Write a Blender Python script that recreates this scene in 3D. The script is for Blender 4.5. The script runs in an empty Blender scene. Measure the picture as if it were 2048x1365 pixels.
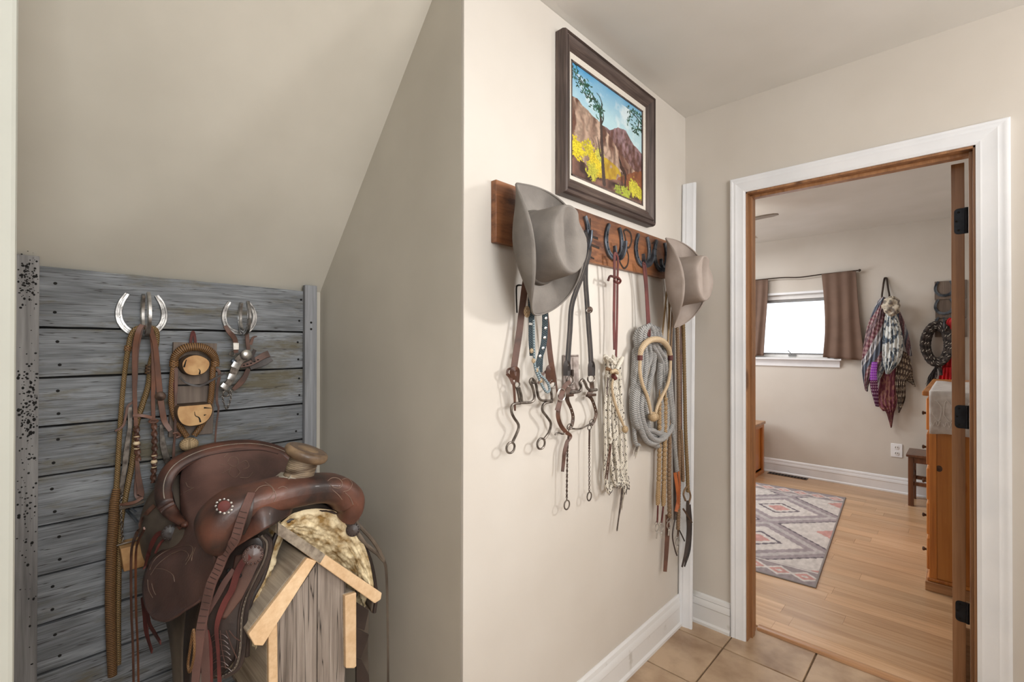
import bpy, math, random
import numpy as np
from mathutils import Matrix, Vector
random.seed(7); RNG = np.random.RandomState(7)
scn = bpy.context.scene
# ---------------------------------------------------------------- camera, world, lights, exposure
FPX, YAW, PITCH, ROLL, CAMH = 949.4, 43.577, 0.292, 0.07, 1.331
_y, _q, _r = [math.radians(a) for a in (YAW, PITCH, ROLL)]
_F0 = np.array([-math.sin(_y), math.cos(_y), 0.]); _R0 = np.array([math.cos(_y), math.sin(_y), 0.]); _U0 = np.array([0, 0, 1.])
CF = _F0*math.cos(_q)+_U0*math.sin(_q); _U = _U0*math.cos(_q)-_F0*math.sin(_q)
CR = _R0*math.cos(_r)+_U*math.sin(_r); CU = _U*math.cos(_r)-_R0*math.sin(_r)
CO = np.array([0, 0, CAMH])
cam = bpy.data.cameras.new('camera'); camo = bpy.data.objects.new('camera', cam); scn.collection.objects.link(camo)
cam.sensor_width = 36; cam.lens = FPX/2048*36; cam.clip_start = 0.02
camo.matrix_world = Matrix([[CR[0], CU[0], -CF[0], CO[0]], [CR[1], CU[1], -CF[1], CO[1]], [CR[2], CU[2], -CF[2], CO[2]], [0, 0, 0, 1]])
scn.camera = camo
w = bpy.data.worlds.new('world'); scn.world = w; w.use_nodes = True
w.node_tree.nodes['Background'].inputs[0].default_value = (0.86, 0.93, 1.0, 1); w.node_tree.nodes['Background'].inputs[1].default_value = 3.0
scn.view_settings.view_transform = 'Standard'; scn.view_settings.look = 'None'
scn.view_settings.exposure = -0.24; scn.view_settings.gamma = 1.0; scn.view_settings.use_curve_mapping = False

def area(name, loc, target, size, power, col, sy=None):
    l = bpy.data.lights.new(name, 'AREA'); l.energy = power; l.color = col
    l.shape = 'RECTANGLE'; l.size = size; l.size_y = sy or size
    o = bpy.data.objects.new(name, l); scn.collection.objects.link(o); o.location = loc
    d = Vector(target)-Vector(loc); o.rotation_euler = d.to_track_quat('-Z', 'Y').to_euler()
    return o
k_ = area('hall_key_light', (0.55, 2.08, 1.80), (-0.987, 1.35, 1.35), 0.20, 3.6, (1.0, 0.99, 0.97)); k_.data.spread = math.radians(75)
area('hall_ceiling_light', (0.7, -0.5, 2.38), (0.7, -0.5, 0), 1.3, 31, (1.0, 0.985, 0.965))
area('ceiling_fill_light', (1.35, 1.05, 1.60), (1.25, 1.05, 2.44), 0.9, 50, (1.0, 0.985, 0.965))  # added off-frame fill aimed up to brighten the ceiling, no real lamp
hw_ = area('hall_side_fill_light', (1.85, 0.2, 1.75), (-1, 0.75, 1.75), 1.4, 27, (0.965, 0.99, 1.0), 1.1); hw_.data.spread = math.radians(100)  # added off-frame fill from the right for the alcove, no window there
area('bedroom_ceiling_light', (-1.6, 4.2, 2.34), (-1.4, 4.1, 0), 1.0, 27, (1.0, 0.99, 0.975))
area('bedroom_side_window_light', (-3.3, 4.0, 1.5), (0, 3.8, 0.9), 1.3, 50, (0.95, 0.98, 1.0), 1.2)

# ---------------------------------------------------------------- pixel -> point on a real plane
def ray(px, py): return CF + CR*((px-1024)/FPX) - CU*((py-682.5)/FPX)
def PX(px, py, X): d = ray(px, py); return CO + d*(X/d[0])
def PY(px, py, Y): d = ray(px, py); return CO + d*(Y/d[1])
def PZ(px, py, Z): d = ray(px, py); return CO + d*((Z-CAMH)/d[2])
TW = -0.987
def T(px, py, off=0.012): return PX(px, py, TW+off)
PN = -1.835                    # front of the barn boards
def N(px, py, off=0.015): return PX(px, py, PN+off)

# ---------------------------------------------------------------- materials
def s2l(c):
    c = c/255.0
    return c/12.92 if c <= 0.04045 else ((c+0.055)/1.055)**2.4
def C3(r, g, b): return (s2l(r), s2l(g), s2l(b), 1)
def newmat(name):
    m = bpy.data.materials.new(name); m.use_nodes = True
    nt = m.node_tree; return m, nt, nt.nodes['Principled BSDF']
def nd(nt, t, **kw):
    n = nt.nodes.new(t)
    for k, v in kw.items():
        if k.startswith('i_'): n.inputs[k[2:].replace('_', ' ')].default_value = v
        else: setattr(n, k, v)
    return n
def ramp(nt, fac, stops):
    r = nt.nodes.new('ShaderNodeValToRGB'); e = r.color_ramp.elements
    while len(e) < len(stops): e.new(0.5)
    for i, (p, c) in enumerate(stops): e[i].position = p; e[i].color = c
    nt.links.new(fac, r.inputs[0]); return r
def coords(nt, scale=(1, 1, 1), rnd=True, src='Object'):
    tc = nt.nodes.new('ShaderNodeTexCoord'); out = tc.outputs[src]
    if rnd:
        oi = nt.nodes.new('ShaderNodeObjectInfo'); mu = nd(nt, 'ShaderNodeVectorMath', operation='SCALE')
        cb = nt.nodes.new('ShaderNodeCombineXYZ')
        for k in range(3): nt.links.new(oi.outputs['Random'], cb.inputs[k])
        nt.links.new(cb.outputs[0], mu.inputs[0]); mu.inputs['Scale'].default_value = 37.0
        ad = nd(nt, 'ShaderNodeVectorMath', operation='ADD'); nt.links.new(out, ad.inputs[0]); nt.links.new(mu.outputs[0], ad.inputs[1]); out = ad.outputs[0]
    mp = nt.nodes.new('ShaderNodeMapping'); mp.inputs['Scale'].default_value = scale; nt.links.new(out, mp.inputs[0])
    return mp.outputs[0]
def bump(nt, bs, h, strength, dist=0.002):
    b = nt.nodes.new('ShaderNodeBump'); b.inputs['Strength'].default_value = strength; b.inputs['Distance'].default_value = dist
    nt.links.new(h, b.inputs['Height']); nt.links.new(b.outputs[0], bs.inputs['Normal'])
def noisy(name, c1, c2, rough=0.6, scale=8, detail=4, metal=0.0, bstr=0.15, bscale=60, lo=0.35, hi=0.65, stretch=(1, 1, 1), spec=0.5, rnd=True, coat=0):
    m, nt, bs = newmat(name)
    v = coords(nt, tuple(scale*s for s in stretch), rnd)
    n = nd(nt, 'ShaderNodeTexNoise'); n.inputs['Scale'].default_value = 1; n.inputs['Detail'].default_value = detail; nt.links.new(v, n.inputs['Vector'])
    r = ramp(nt, n.outputs['Fac'], [(lo, c1), (hi, c2)]); nt.links.new(r.outputs[0], bs.inputs['Base Color'])
    bs.inputs['Roughness'].default_value = rough; bs.inputs['Metallic'].default_value = metal
    bs.inputs['Specular IOR Level'].default_value = spec; bs.inputs['Coat Weight'].default_value = coat
    if bstr:
        v2 = coords(nt, tuple(bscale*s for s in stretch), rnd); n2 = nd(nt, 'ShaderNodeTexNoise'); n2.inputs['Scale'].default_value = 1; n2.inputs['Detail'].default_value = 3
        nt.links.new(v2, n2.inputs['Vector']); bump(nt, bs, n2.outputs['Fac'], bstr)
    return m
def wood(name, dark, mid, light, axis=1, fine=90, rough=0.55, bstr=0.4, knots=False, patches=None, cracks=None, gloss=0):
    m, nt, bs = newmat(name)
    st = [fine]*3; st[axis] = fine*0.035
    v = coords(nt, tuple(st)); n = nd(nt, 'ShaderNodeTexNoise'); n.inputs['Scale'].default_value = 1; n.inputs['Detail'].default_value = 5; n.inputs['Roughness'].default_value = 0.65
    nt.links.new(v, n.inputs['Vector'])
    st2 = [fine*0.16]*3; st2[axis] = fine*0.02
    v2 = coords(nt, tuple(st2)); n2 = nd(nt, 'ShaderNodeTexNoise'); n2.inputs['Scale'].default_value = 1; n2.inputs['Detail'].default_value = 3; n2.inputs['Distortion'].default_value = 0.6
    nt.links.new(v2, n2.inputs['Vector'])
    mx = nd(nt, 'ShaderNodeMix', data_type='FLOAT'); mx.inputs[0].default_value = 0.5
    nt.links.new(n.outputs['Fac'], mx.inputs[2]); nt.links.new(n2.outputs['Fac'], mx.inputs[3])
    r = ramp(nt, mx.outputs[0], [(0.33, dark), (0.5, mid), (0.66, light)]); col = r.outputs[0]
    oi = nt.nodes.new('ShaderNodeObjectInfo')
    hs = nt.nodes.new('ShaderNodeHueSaturation'); mr = nd(nt, 'ShaderNodeMapRange'); mr.inputs[3].default_value = 0.86; mr.inputs[4].default_value = 1.14
    nt.links.new(oi.outputs['Random'], mr.inputs[0]); nt.links.new(mr.outputs[0], hs.inputs['Value']); nt.links.new(col, hs.inputs['Color']); col = hs.outputs[0]
    if patches:
        v3 = coords(nt, (5, 2.2, 9) if axis == 1 else (6, 6, 6)); n3 = nd(nt, 'ShaderNodeTexNoise'); n3.inputs['Scale'].default_value = 1; n3.inputs['Detail'].default_value = 6; n3.inputs['Roughness'].default_value = 0.75
        nt.links.new(v3, n3.inputs['Vector']); r3 = ramp(nt, n3.outputs['Fac'], [(0.52, (0, 0, 0, 1)), (0.66, (1, 1, 1, 1))])
        mc = nd(nt, 'ShaderNodeMix', data_type='RGBA'); nt.links.new(r3.outputs[0], mc.inputs[0]); nt.links.new(col, mc.inputs[6]); mc.inputs[7].default_value = patches; col = mc.outputs[2]
    if cracks:
        st4 = [fine*0.45]*3; st4[axis] = fine*0.012
        v4 = coords(nt, tuple(st4)); n4 = nd(nt, 'ShaderNodeTexNoise'); n4.inputs['Scale'].default_value = 1; n4.inputs['Detail'].default_value = 2
        nt.links.new(v4, n4.inputs['Vector']); r4 = ramp(nt, n4.outputs['Fac'], [(0.485, (0, 0, 0, 1)), (0.5, (1, 1, 1, 1)), (0.515, (0, 0, 0, 1))])
        mc = nd(nt, 'ShaderNodeMix', data_type='RGBA'); nt.links.new(r4.outputs[0], mc.inputs[0]); nt.links.new(col, mc.inputs[6]); mc.inputs[7].default_value = cracks; col = mc.outputs[2]
    if knots:
        v5 = coords(nt, (6, 6, 2.2) if axis == 2 else (6, 2.2, 6)); vo = nd(nt, 'ShaderNodeTexVoronoi'); vo.inputs['Scale'].default_value = 1
        nt.links.new(v5, vo.inputs['Vector']); r5 = ramp(nt, vo.outputs['Distance'], [(0.07, (1, 1, 1, 1)), (0.12, (0, 0, 0, 1))])
        mc = nd(nt, 'ShaderNodeMix', data_type='RGBA'); nt.links.new(r5.outputs[0], mc.inputs[0]); nt.links.new(col, mc.inputs[6]); mc.inputs[7].default_value = dark; col = mc.outputs[2]
    nt.links.new(col, bs.inputs['Base Color']); bs.inputs['Roughness'].default_value = rough
    bs.inputs['Coat Weight'].default_value = gloss; bs.inputs['Coat Roughness'].default_value = 0.25
    bump(nt, bs, mx.outputs[0], bstr, 0.003)
    return m
def braid(name, c1, c2, nu=4, kv=60, rough=0.6, bstr=0.8, mode='diamond'):
    m, nt, bs = newmat(name)
    tc = nt.nodes.new('ShaderNodeTexCoord'); sp = nt.nodes.new('ShaderNodeSeparateXYZ'); nt.links.new(tc.outputs['UV'], sp.inputs[0])
    def mth(op, a, b=None):
        n = nd(nt, 'ShaderNodeMath', operation=op)
        for i, x in enumerate((a, b)):
            if x is None: continue
            if isinstance(x, (int, float)): n.inputs[i].default_value = x
            else: nt.links.new(x, n.inputs[i])
        return n.outputs[0]
    U = mth('MULTIPLY', sp.outputs[0], 6.28318*nu); V = mth('MULTIPLY', sp.outputs[1], 6.28318*kv)
    a = mth('SINE', mth('ADD', U, V))
    if mode == 'diamond': h = mth('MULTIPLY', mth('SINE', U), mth('SINE', V))
    elif mode == 'twist': h = a
    else: h = mth('SINE', V)
    h = mth('ADD', mth('MULTIPLY', h, 0.5), 0.5)
    v = coords(nt, (300, 300, 300)); n = nd(nt, 'ShaderNodeTexNoise'); n.inputs['Scale'].default_value = 1; nt.links.new(v, n.inputs['Vector'])
    f = mth('ADD', mth('MULTIPLY', h, 0.75), mth('MULTIPLY', n.outputs['Fac'], 0.25))
    r = ramp(nt, f, [(0.2, c1), (0.62, c2)]); nt.links.new(r.outputs[0], bs.inputs['Base Color'])
    bs.inputs['Roughness'].default_value = rough; bump(nt, bs, h, bstr, 0.0015); return m
def vcol(name, rough=0.7, bstr=0.1, bscale=200, sheen=0):
    m, nt, bs = newmat(name); a = nt.nodes.new('ShaderNodeVertexColor'); a.layer_name = 'Col'
    nt.links.new(a.outputs[0], bs.inputs['Base Color']); bs.inputs['Roughness'].default_value = rough; bs.inputs['Sheen Weight'].default_value = sheen
    if bstr:
        v = coords(nt, (bscale,)*3); n = nd(nt, 'ShaderNodeTexNoise'); n.inputs['Scale'].default_value = 1; nt.links.new(v, n.inputs['Vector']); bump(nt, bs, n.outputs['Fac'], bstr)
    return m

M = {}
M['paint'] = noisy('wall_paint', C3(203, 196, 187), C3(210, 204, 196), 0.75, 2.2, 3, bstr=0.12, bscale=45, rnd=False)
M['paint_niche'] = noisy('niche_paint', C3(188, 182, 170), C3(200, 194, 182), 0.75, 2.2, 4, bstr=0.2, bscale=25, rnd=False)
M['ceil'] = noisy('ceiling_paint', C3(212, 209, 203), C3(218, 215, 210), 0.8, 3, 2, bstr=0.15, bscale=40, rnd=False)
M['white'] = noisy('white_trim_paint', C3(232, 235, 240), C3(240, 242, 246), 0.35, 6, 4, bstr=0.05)
M['whitedirty'] = noisy('scuffed_white_paint', C3(172, 168, 158), C3(226, 226, 226), 0.4, 9, 8, bstr=0.1, lo=0.26, hi=0.40)
M['jamb'] = wood('stained_jamb_wood', C3(108, 72, 46), C3(154, 110, 74), C3(178, 134, 96), axis=2, fine=60, rough=0.4, bstr=0.15, knots=True, gloss=0.2)
M['barn'] = wood('weathered_barn_wood', C3(88, 90, 92), C3(122, 125, 129), C3(150, 154, 158), axis=1, fine=230, rough=0.85, bstr=0.5, patches=C3(104, 98, 82), cracks=C3(56, 54, 52))
M['barnpost'] = wood('weathered_post_wood', C3(112, 113, 116), C3(142, 143, 147), C3(166, 168, 172), axis=2, fine=110, rough=0.85, bstr=0.6)
M['barnspot'] = wood('lichen_spotted_post_wood', C3(98, 96, 96), C3(130, 128, 128), C3(154, 152, 152), axis=2, fine=110, rough=0.85, bstr=0.6)
M['standwood'] = wood('weathered_stand_wood', C3(90, 80, 72), C3(140, 128, 118), C3(172, 160, 150), axis=2, fine=130, rough=0.8, bstr=0.9, cracks=C3(40, 34, 30))
M['roofwood'] = wood('weathered_roof_board', C3(130, 117, 102), C3(166, 152, 134), C3(188, 174, 156), axis=0, fine=150, rough=0.75, bstr=0.3)
M['freshwood'] = wood('fresh_sawn_wood', C3(198, 162, 122), C3(214, 182, 144), C3(226, 198, 162), axis=0, fine=70, rough=0.6, bstr=0.2)
M['greyend'] = noisy('grey_weathered_end', C3(108, 96, 84), C3(156, 144, 128), 0.8, 60, 4, bstr=0.4)
M['fanblade'] = noisy('fan_blade', C3(150, 140, 128), C3(162, 152, 140), 0.6, 10, 2, bstr=0)
M['strip'] = noisy('dimmed_wall_paint', C3(176, 177, 168), C3(184, 185, 176), 0.7, 3, 3, bstr=0.1, rnd=False)  # wall paint with dimmer light put into its colour on the left strip
M['rail'] = wood('stained_rail_wood', C3(70, 40, 24), C3(126, 80, 50), C3(158, 106, 68), axis=1, fine=40, rough=0.45, bstr=0.25, patches=C3(74, 40, 24), gloss=0.1)
M['railedge'] = wood('rail_edge_wood', C3(110, 70, 40), C3(150, 102, 62), C3(170, 120, 76), axis=2, fine=60, rough=0.5, bstr=0.2)
M['frame'] = wood('dark_frame_wood', C3(48, 38, 36), C3(84, 70, 65), C3(114, 98, 90), axis=2, fine=160, rough=0.5, bstr=0.5)
M['frameh'] = wood('dark_frame_wood_level', C3(48, 38, 36), C3(84, 70, 65), C3(114, 98, 90), axis=1, fine=160, rough=0.5, bstr=0.5)
M['liner'] = noisy('linen_liner', C3(206, 198, 186), C3(218, 212, 202), 0.8, 300, 2, bstr=0.05, bscale=400)
M['leather'] = noisy('dark_saddle_leather', C3(66, 48, 44), C3(98, 72, 64), 0.42, 7, 5, bstr=0.2, bscale=160, coat=0.15)
M['leather_red'] = noisy('oxblood_saddle_leather', C3(46, 34, 32), C3(106, 66, 52), 0.45, 11, 5, bstr=0.25, bscale=120, coat=0.08)
M['leather_flap'] = noisy('worn_brown_leather', C3(78, 58, 54), C3(112, 82, 75), 0.38, 7, 5, bstr=0.25, bscale=140)
M['leather_grey'] = noisy('dusty_grey_leather', C3(74, 64, 56), C3(112, 100, 88), 0.55, 8, 5, bstr=0.3, bscale=90)
M['leather_dark'] = noisy('black_brown_leather', C3(40, 32, 30), C3(66, 54, 50), 0.42, 9, 5, bstr=0.2, bscale=120)
M['leather_maroon'] = noisy('maroon_latigo_leather', C3(68, 28, 25), C3(102, 46, 41), 0.7, 12, 4, bstr=0.1)
M['leather_tan'] = noisy('russet_strap_leather', C3(80, 48, 32), C3(114, 70, 48), 0.45, 14, 4, bstr=0.15)
M['leather_orange'] = noisy('orange_leather', C3(148, 76, 36), C3(176, 98, 54), 0.45, 14, 4, bstr=0.1)
M['leather_black'] = noisy('black_strap_leather', C3(36, 31, 30), C3(58, 50, 48), 0.6, 20, 4, bstr=0.1)
M['leather_brown'] = noisy('brown_strap_leather', C3(70, 46, 36), C3(104, 70, 56), 0.5, 20, 4, bstr=0.15)
M['tool'] = noisy('tooling_lines', C3(116, 96, 84), C3(134, 112, 98), 0.6, 30, 2, bstr=0)
M['tooldark'] = noisy('tooled_groove', C3(44, 30, 28), C3(56, 38, 34), 0.6, 30, 2, bstr=0)
M['stitch'] = noisy('pale_stitching', C3(140, 130, 118), C3(160, 150, 138), 0.7, 60, 2, bstr=0)
M['fleece'] = noisy('woolly_fleece', C3(150, 120, 74), C3(240, 224, 188), 0.95, 38, 6, bstr=0.6, bscale=260, lo=0.32, hi=0.6, spec=0.1)
M['rawhide'] = braid('rawhide_braid', C3(158, 130, 98), C3(212, 190, 158), nu=7, kv=150, rough=0.5)
M['rawhide_brown'] = braid('brown_rawhide_braid', C3(62, 40, 24), C3(142, 104, 66), nu=6, kv=140, rough=0.5)
M['rawhide_wrap'] = braid('ring_wrapped_rawhide', C3(58, 36, 20), C3(140, 104, 66), nu=1, kv=190, rough=0.55, mode='ring')
M['knot'] = braid('woven_rawhide_knot', C3(126, 98, 66), C3(204, 178, 140), nu=9, kv=170, rough=0.55)
M['gold_braid'] = braid('gold_brown_braid', C3(60, 44, 26), C3(146, 118, 76), nu=5, kv=150, rough=0.55)
M['dark_braid'] = braid('dark_braid', C3(34, 24, 18), C3(96, 70, 46), nu=4, kv=110, rough=0.55)
M['romal'] = braid('romal_braid', C3(74, 54, 38), C3(146, 118, 90), nu=4, kv=130, rough=0.6)
M['romal_light'] = braid('pale_romal_braid', C3(112, 88, 58), C3(176, 146, 106), nu=4, kv=130, rough=0.6)
M['romal_dark'] = braid('dark_romal_braid', C3(42, 30, 24), C3(96, 70, 52), nu=3, kv=110, rough=0.55)
M['ropegrey'] = braid('grey_rope', C3(112, 112, 112), C3(178, 176, 174), nu=4, kv=130, rough=0.9, bstr=1.0, mode='twist')
M['ropewhite'] = braid('speckled_white_rope', C3(186, 178, 164), C3(224, 217, 204), nu=5, kv=130, rough=0.9)
M['ropeblack'] = braid('black_white_rope', C3(34, 28, 26), C3(62, 54, 50), nu=1, kv=16, rough=0.9, mode='twist')
M['speck'] = noisy('dark_rope_fleck', C3(60, 52, 50), C3(84, 76, 72), 0.9, 60, 2, bstr=0)
M['steel'] = noisy('worn_steel', C3(104, 102, 100), C3(184, 182, 180), 0.32, 30, 4, metal=0.85, bstr=0.2, bscale=90)
M['iron'] = noisy('blued_iron', C3(62, 68, 76), C3(116, 124, 134), 0.4, 24, 4, metal=0.7, bstr=0.25)
M['bitmetal'] = noisy('tarnished_bit_steel', C3(74, 66, 60), C3(128, 120, 112), 0.38, 60, 4, metal=0.7, bstr=0.2)
M['rust'] = noisy('rusty_brown_iron', C3(58, 42, 34), C3(92, 72, 60), 0.5, 60, 4, metal=0.4, bstr=0.3)
M['silver'] = noisy('bright_silver', C3(188, 186, 182), C3(222, 220, 216), 0.3, 60, 4, metal=0.9, bstr=0.1)
M['felt'] = noisy('grey_felt', C3(122, 116, 111), C3(138, 132, 126), 0.9, 14, 5, bstr=0.25, bscale=260, spec=0.2)
M['felt2'] = noisy('taupe_felt', C3(146, 134, 126), C3(160, 148, 140), 0.9, 14, 5, bstr=0.25, bscale=260, spec=0.2)
M['hband'] = noisy('hat_band_felt', C3(86, 80, 75), C3(98, 92, 86), 0.85, 40, 3, bstr=0.2)
M['hband2'] = noisy('taupe_hat_band', C3(116, 102, 94), C3(128, 114, 105), 0.85, 40, 3, bstr=0.2)
M['mulehide'] = noisy('pale_mulehide', C3(150, 142, 128), C3(186, 178, 164), 0.7, 22, 5, bstr=0.3)
M['hornwrap'] = noisy('rope_worn_wrap', C3(74, 58, 44), C3(164, 146, 122), 0.6, 26, 5, bstr=0.4, stretch=(0.5, 0.5, 3))
M['hornrim'] = noisy('horn_cap_rawhide', C3(84, 66, 50), C3(140, 116, 90), 0.55, 26, 5, bstr=0.2, coat=0.2)
M['horntop'] = noisy('horn_cap_top', C3(84, 66, 54), C3(120, 98, 80), 0.35, 22, 5, bstr=0.2, coat=0.2)
M['log'] = noisy('log_end_grain', C3(176, 130, 84), C3(208, 168, 118), 0.7, 22, 5, bstr=0.2)
M['bark'] = noisy('bark', C3(58, 42, 30), C3(96, 74, 54), 0.9, 40, 4, bstr=0.8)
M['navy'] = braid('navy_teal_weave', C3(22, 27, 34), C3(58, 76, 84), nu=2, kv=150, rough=0.5)
M['navylight'] = braid('pale_blue_cord', C3(60, 74, 84), C3(150, 166, 172), nu=2, kv=130, rough=0.6)
M['hair_dark'] = noisy('dark_horsehair', C3(60, 48, 42), C3(110, 94, 82), 0.6, 60, 3, bstr=0)
M['hair_pale'] = noisy('pale_horsehair', C3(150, 138, 122), C3(196, 186, 170), 0.6, 60, 3, bstr=0)
M['hair_black'] = noisy('black_horsehair', C3(28, 24, 24), C3(50, 44, 42), 0.6, 60, 3, bstr=0)
M['bead'] = noisy('cream_bead', C3(206, 180, 146), C3(224, 204, 172), 0.4, 60, 3, bstr=0.1)
M['char'] = noisy('burned_mark', C3(30, 20, 16), C3(52, 36, 26), 0.8, 60, 3, bstr=0.2)
M['hole'] = noisy('dark_hole', C3(14, 12, 12), C3(22, 20, 18), 0.9, 60, 3, bstr=0)
M['blackmetal'] = noisy('black_hinge_metal', C3(22, 26, 34), C3(34, 40, 50), 0.4, 60, 3, metal=0.5, bstr=0.1)
M['tile'] = noisy('floor_tile_glaze', C3(150, 122, 96), C3(196, 170, 142), 0.32, 7, 7, bstr=0.1, lo=0.3, hi=0.62)
M['grout'] = noisy('grout', C3(112, 92, 72), C3(128, 106, 84), 0.9, 60, 3, bstr=0.2)
M['bamboo'] = wood('bamboo_floor', C3(172, 134, 98), C3(198, 160, 122), C3(212, 178, 142), axis=0, fine=70, rough=0.32, bstr=0.06, gloss=0.25)
M['thresh'] = wood('threshold_wood', C3(132, 92, 60), C3(168, 124, 86), C3(186, 144, 104), axis=0, fine=70, rough=0.35, bstr=0.1, gloss=0.2)
M['pine'] = wood('orange_pine', C3(150, 84, 30), C3(196, 124, 54), C3(210, 142, 70), axis=2, fine=40, rough=0.35, bstr=0.08, knots=True, gloss=0.3)
M['darkwood'] = wood('dark_stool_wood', C3(56, 30, 18), C3(92, 54, 32), C3(118, 72, 44), axis=2, fine=60, rough=0.35, bstr=0.1, gloss=0.3)
M['plaque'] = wood('greybrown_plaque_wood', C3(92, 80, 72), C3(118, 104, 94), C3(138, 124, 112), axis=2, fine=80, rough=0.75, bstr=0.3)
M['curtain'] = noisy('brown_curtain_cloth', C3(108, 86, 74), C3(114, 91, 78), 0.85, 12, 2, bstr=0.2, bscale=400)
M['rod'] = noisy('dark_rod', C3(50, 40, 34), C3(66, 54, 46), 0.4, 30, 3, metal=0.5, bstr=0)
M['vinyl'] = noisy('white_vinyl', C3(226, 226, 226), C3(234, 234, 234), 0.35, 10, 2, bstr=0)
M['greyrub'] = noisy('grey_window_track', C3(120, 120, 120), C3(140, 140, 140), 0.5, 10, 2, bstr=0)
M['red'] = noisy('red_cloth', C3(170, 16, 24), C3(206, 26, 34), 0.6, 20, 3, bstr=0.2)
M['paper'] = noisy('satin_runner', C3(196, 188, 184), C3(222, 218, 214), 0.4, 26, 5, bstr=0.5, bscale=120)
M['lace'] = noisy('satin_lace_relief', C3(228, 224, 220), C3(238, 235, 232), 0.5, 60, 3, bstr=0.2)
M['plate'] = noisy('etched_plate', C3(126, 114, 108), C3(176, 164, 158), 0.5, 40, 5, bstr=0.3)
M['vcol'] = vcol('printed_cloth', 0.75, 0.15, 300)
M['vpaint'] = vcol('oil_paint_canvas', 0.45, 0.35, 160)
M['vrug'] = vcol('woven_rug', 0.95, 0.5, 300)
m, nt, bs = newmat('window_glass'); bs.inputs['Transmission Weight'].default_value = 1; bs.inputs['Roughness'].default_value = 0.0; bs.inputs['IOR'].default_value = 1.05; M['glass'] = m
m, nt, bs = newmat('snowy_daylight_backdrop'); bs.inputs['Base Color'].default_value = C3(238, 240, 244); M['snow'] = m

# ---------------------------------------------------------------- geometry helpers
WL = {}
def A(*p): return np.array(p, float)
def nrm(v):
    n = np.linalg.norm(v); return v/n if n > 1e-12 else v
def crom(pts, n=6, closed=False):
    pts = [np.array(p, float) for p in pts]
    if len(pts) < 3 and not closed: return [pts[0]*(1-t)+pts[1]*t for t in np.linspace(0, 1, n+1)]
    P = ([pts[-1]]+pts+[pts[0], pts[1]]) if closed else ([2*pts[0]-pts[1]]+pts+[2*pts[-1]-pts[-2]])
    out = []
    for i in range(1, len(P)-2):
        for k in range(n):
            t = k/n; a, b, c, d = P[i-1], P[i], P[i+1], P[i+2]
            out.append(0.5*((2*b)+(-a+c)*t+(2*a-5*b+4*c-d)*t*t+(-a+3*b-3*c+d)*t**3))
    if not closed: out.append(P[-2])
    return out
def lerpl(vals, n):
    if np.isscalar(vals): return [vals]*n
    return list(np.interp(np.linspace(0, 1, n), np.linspace(0, 1, len(vals)), vals))
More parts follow.
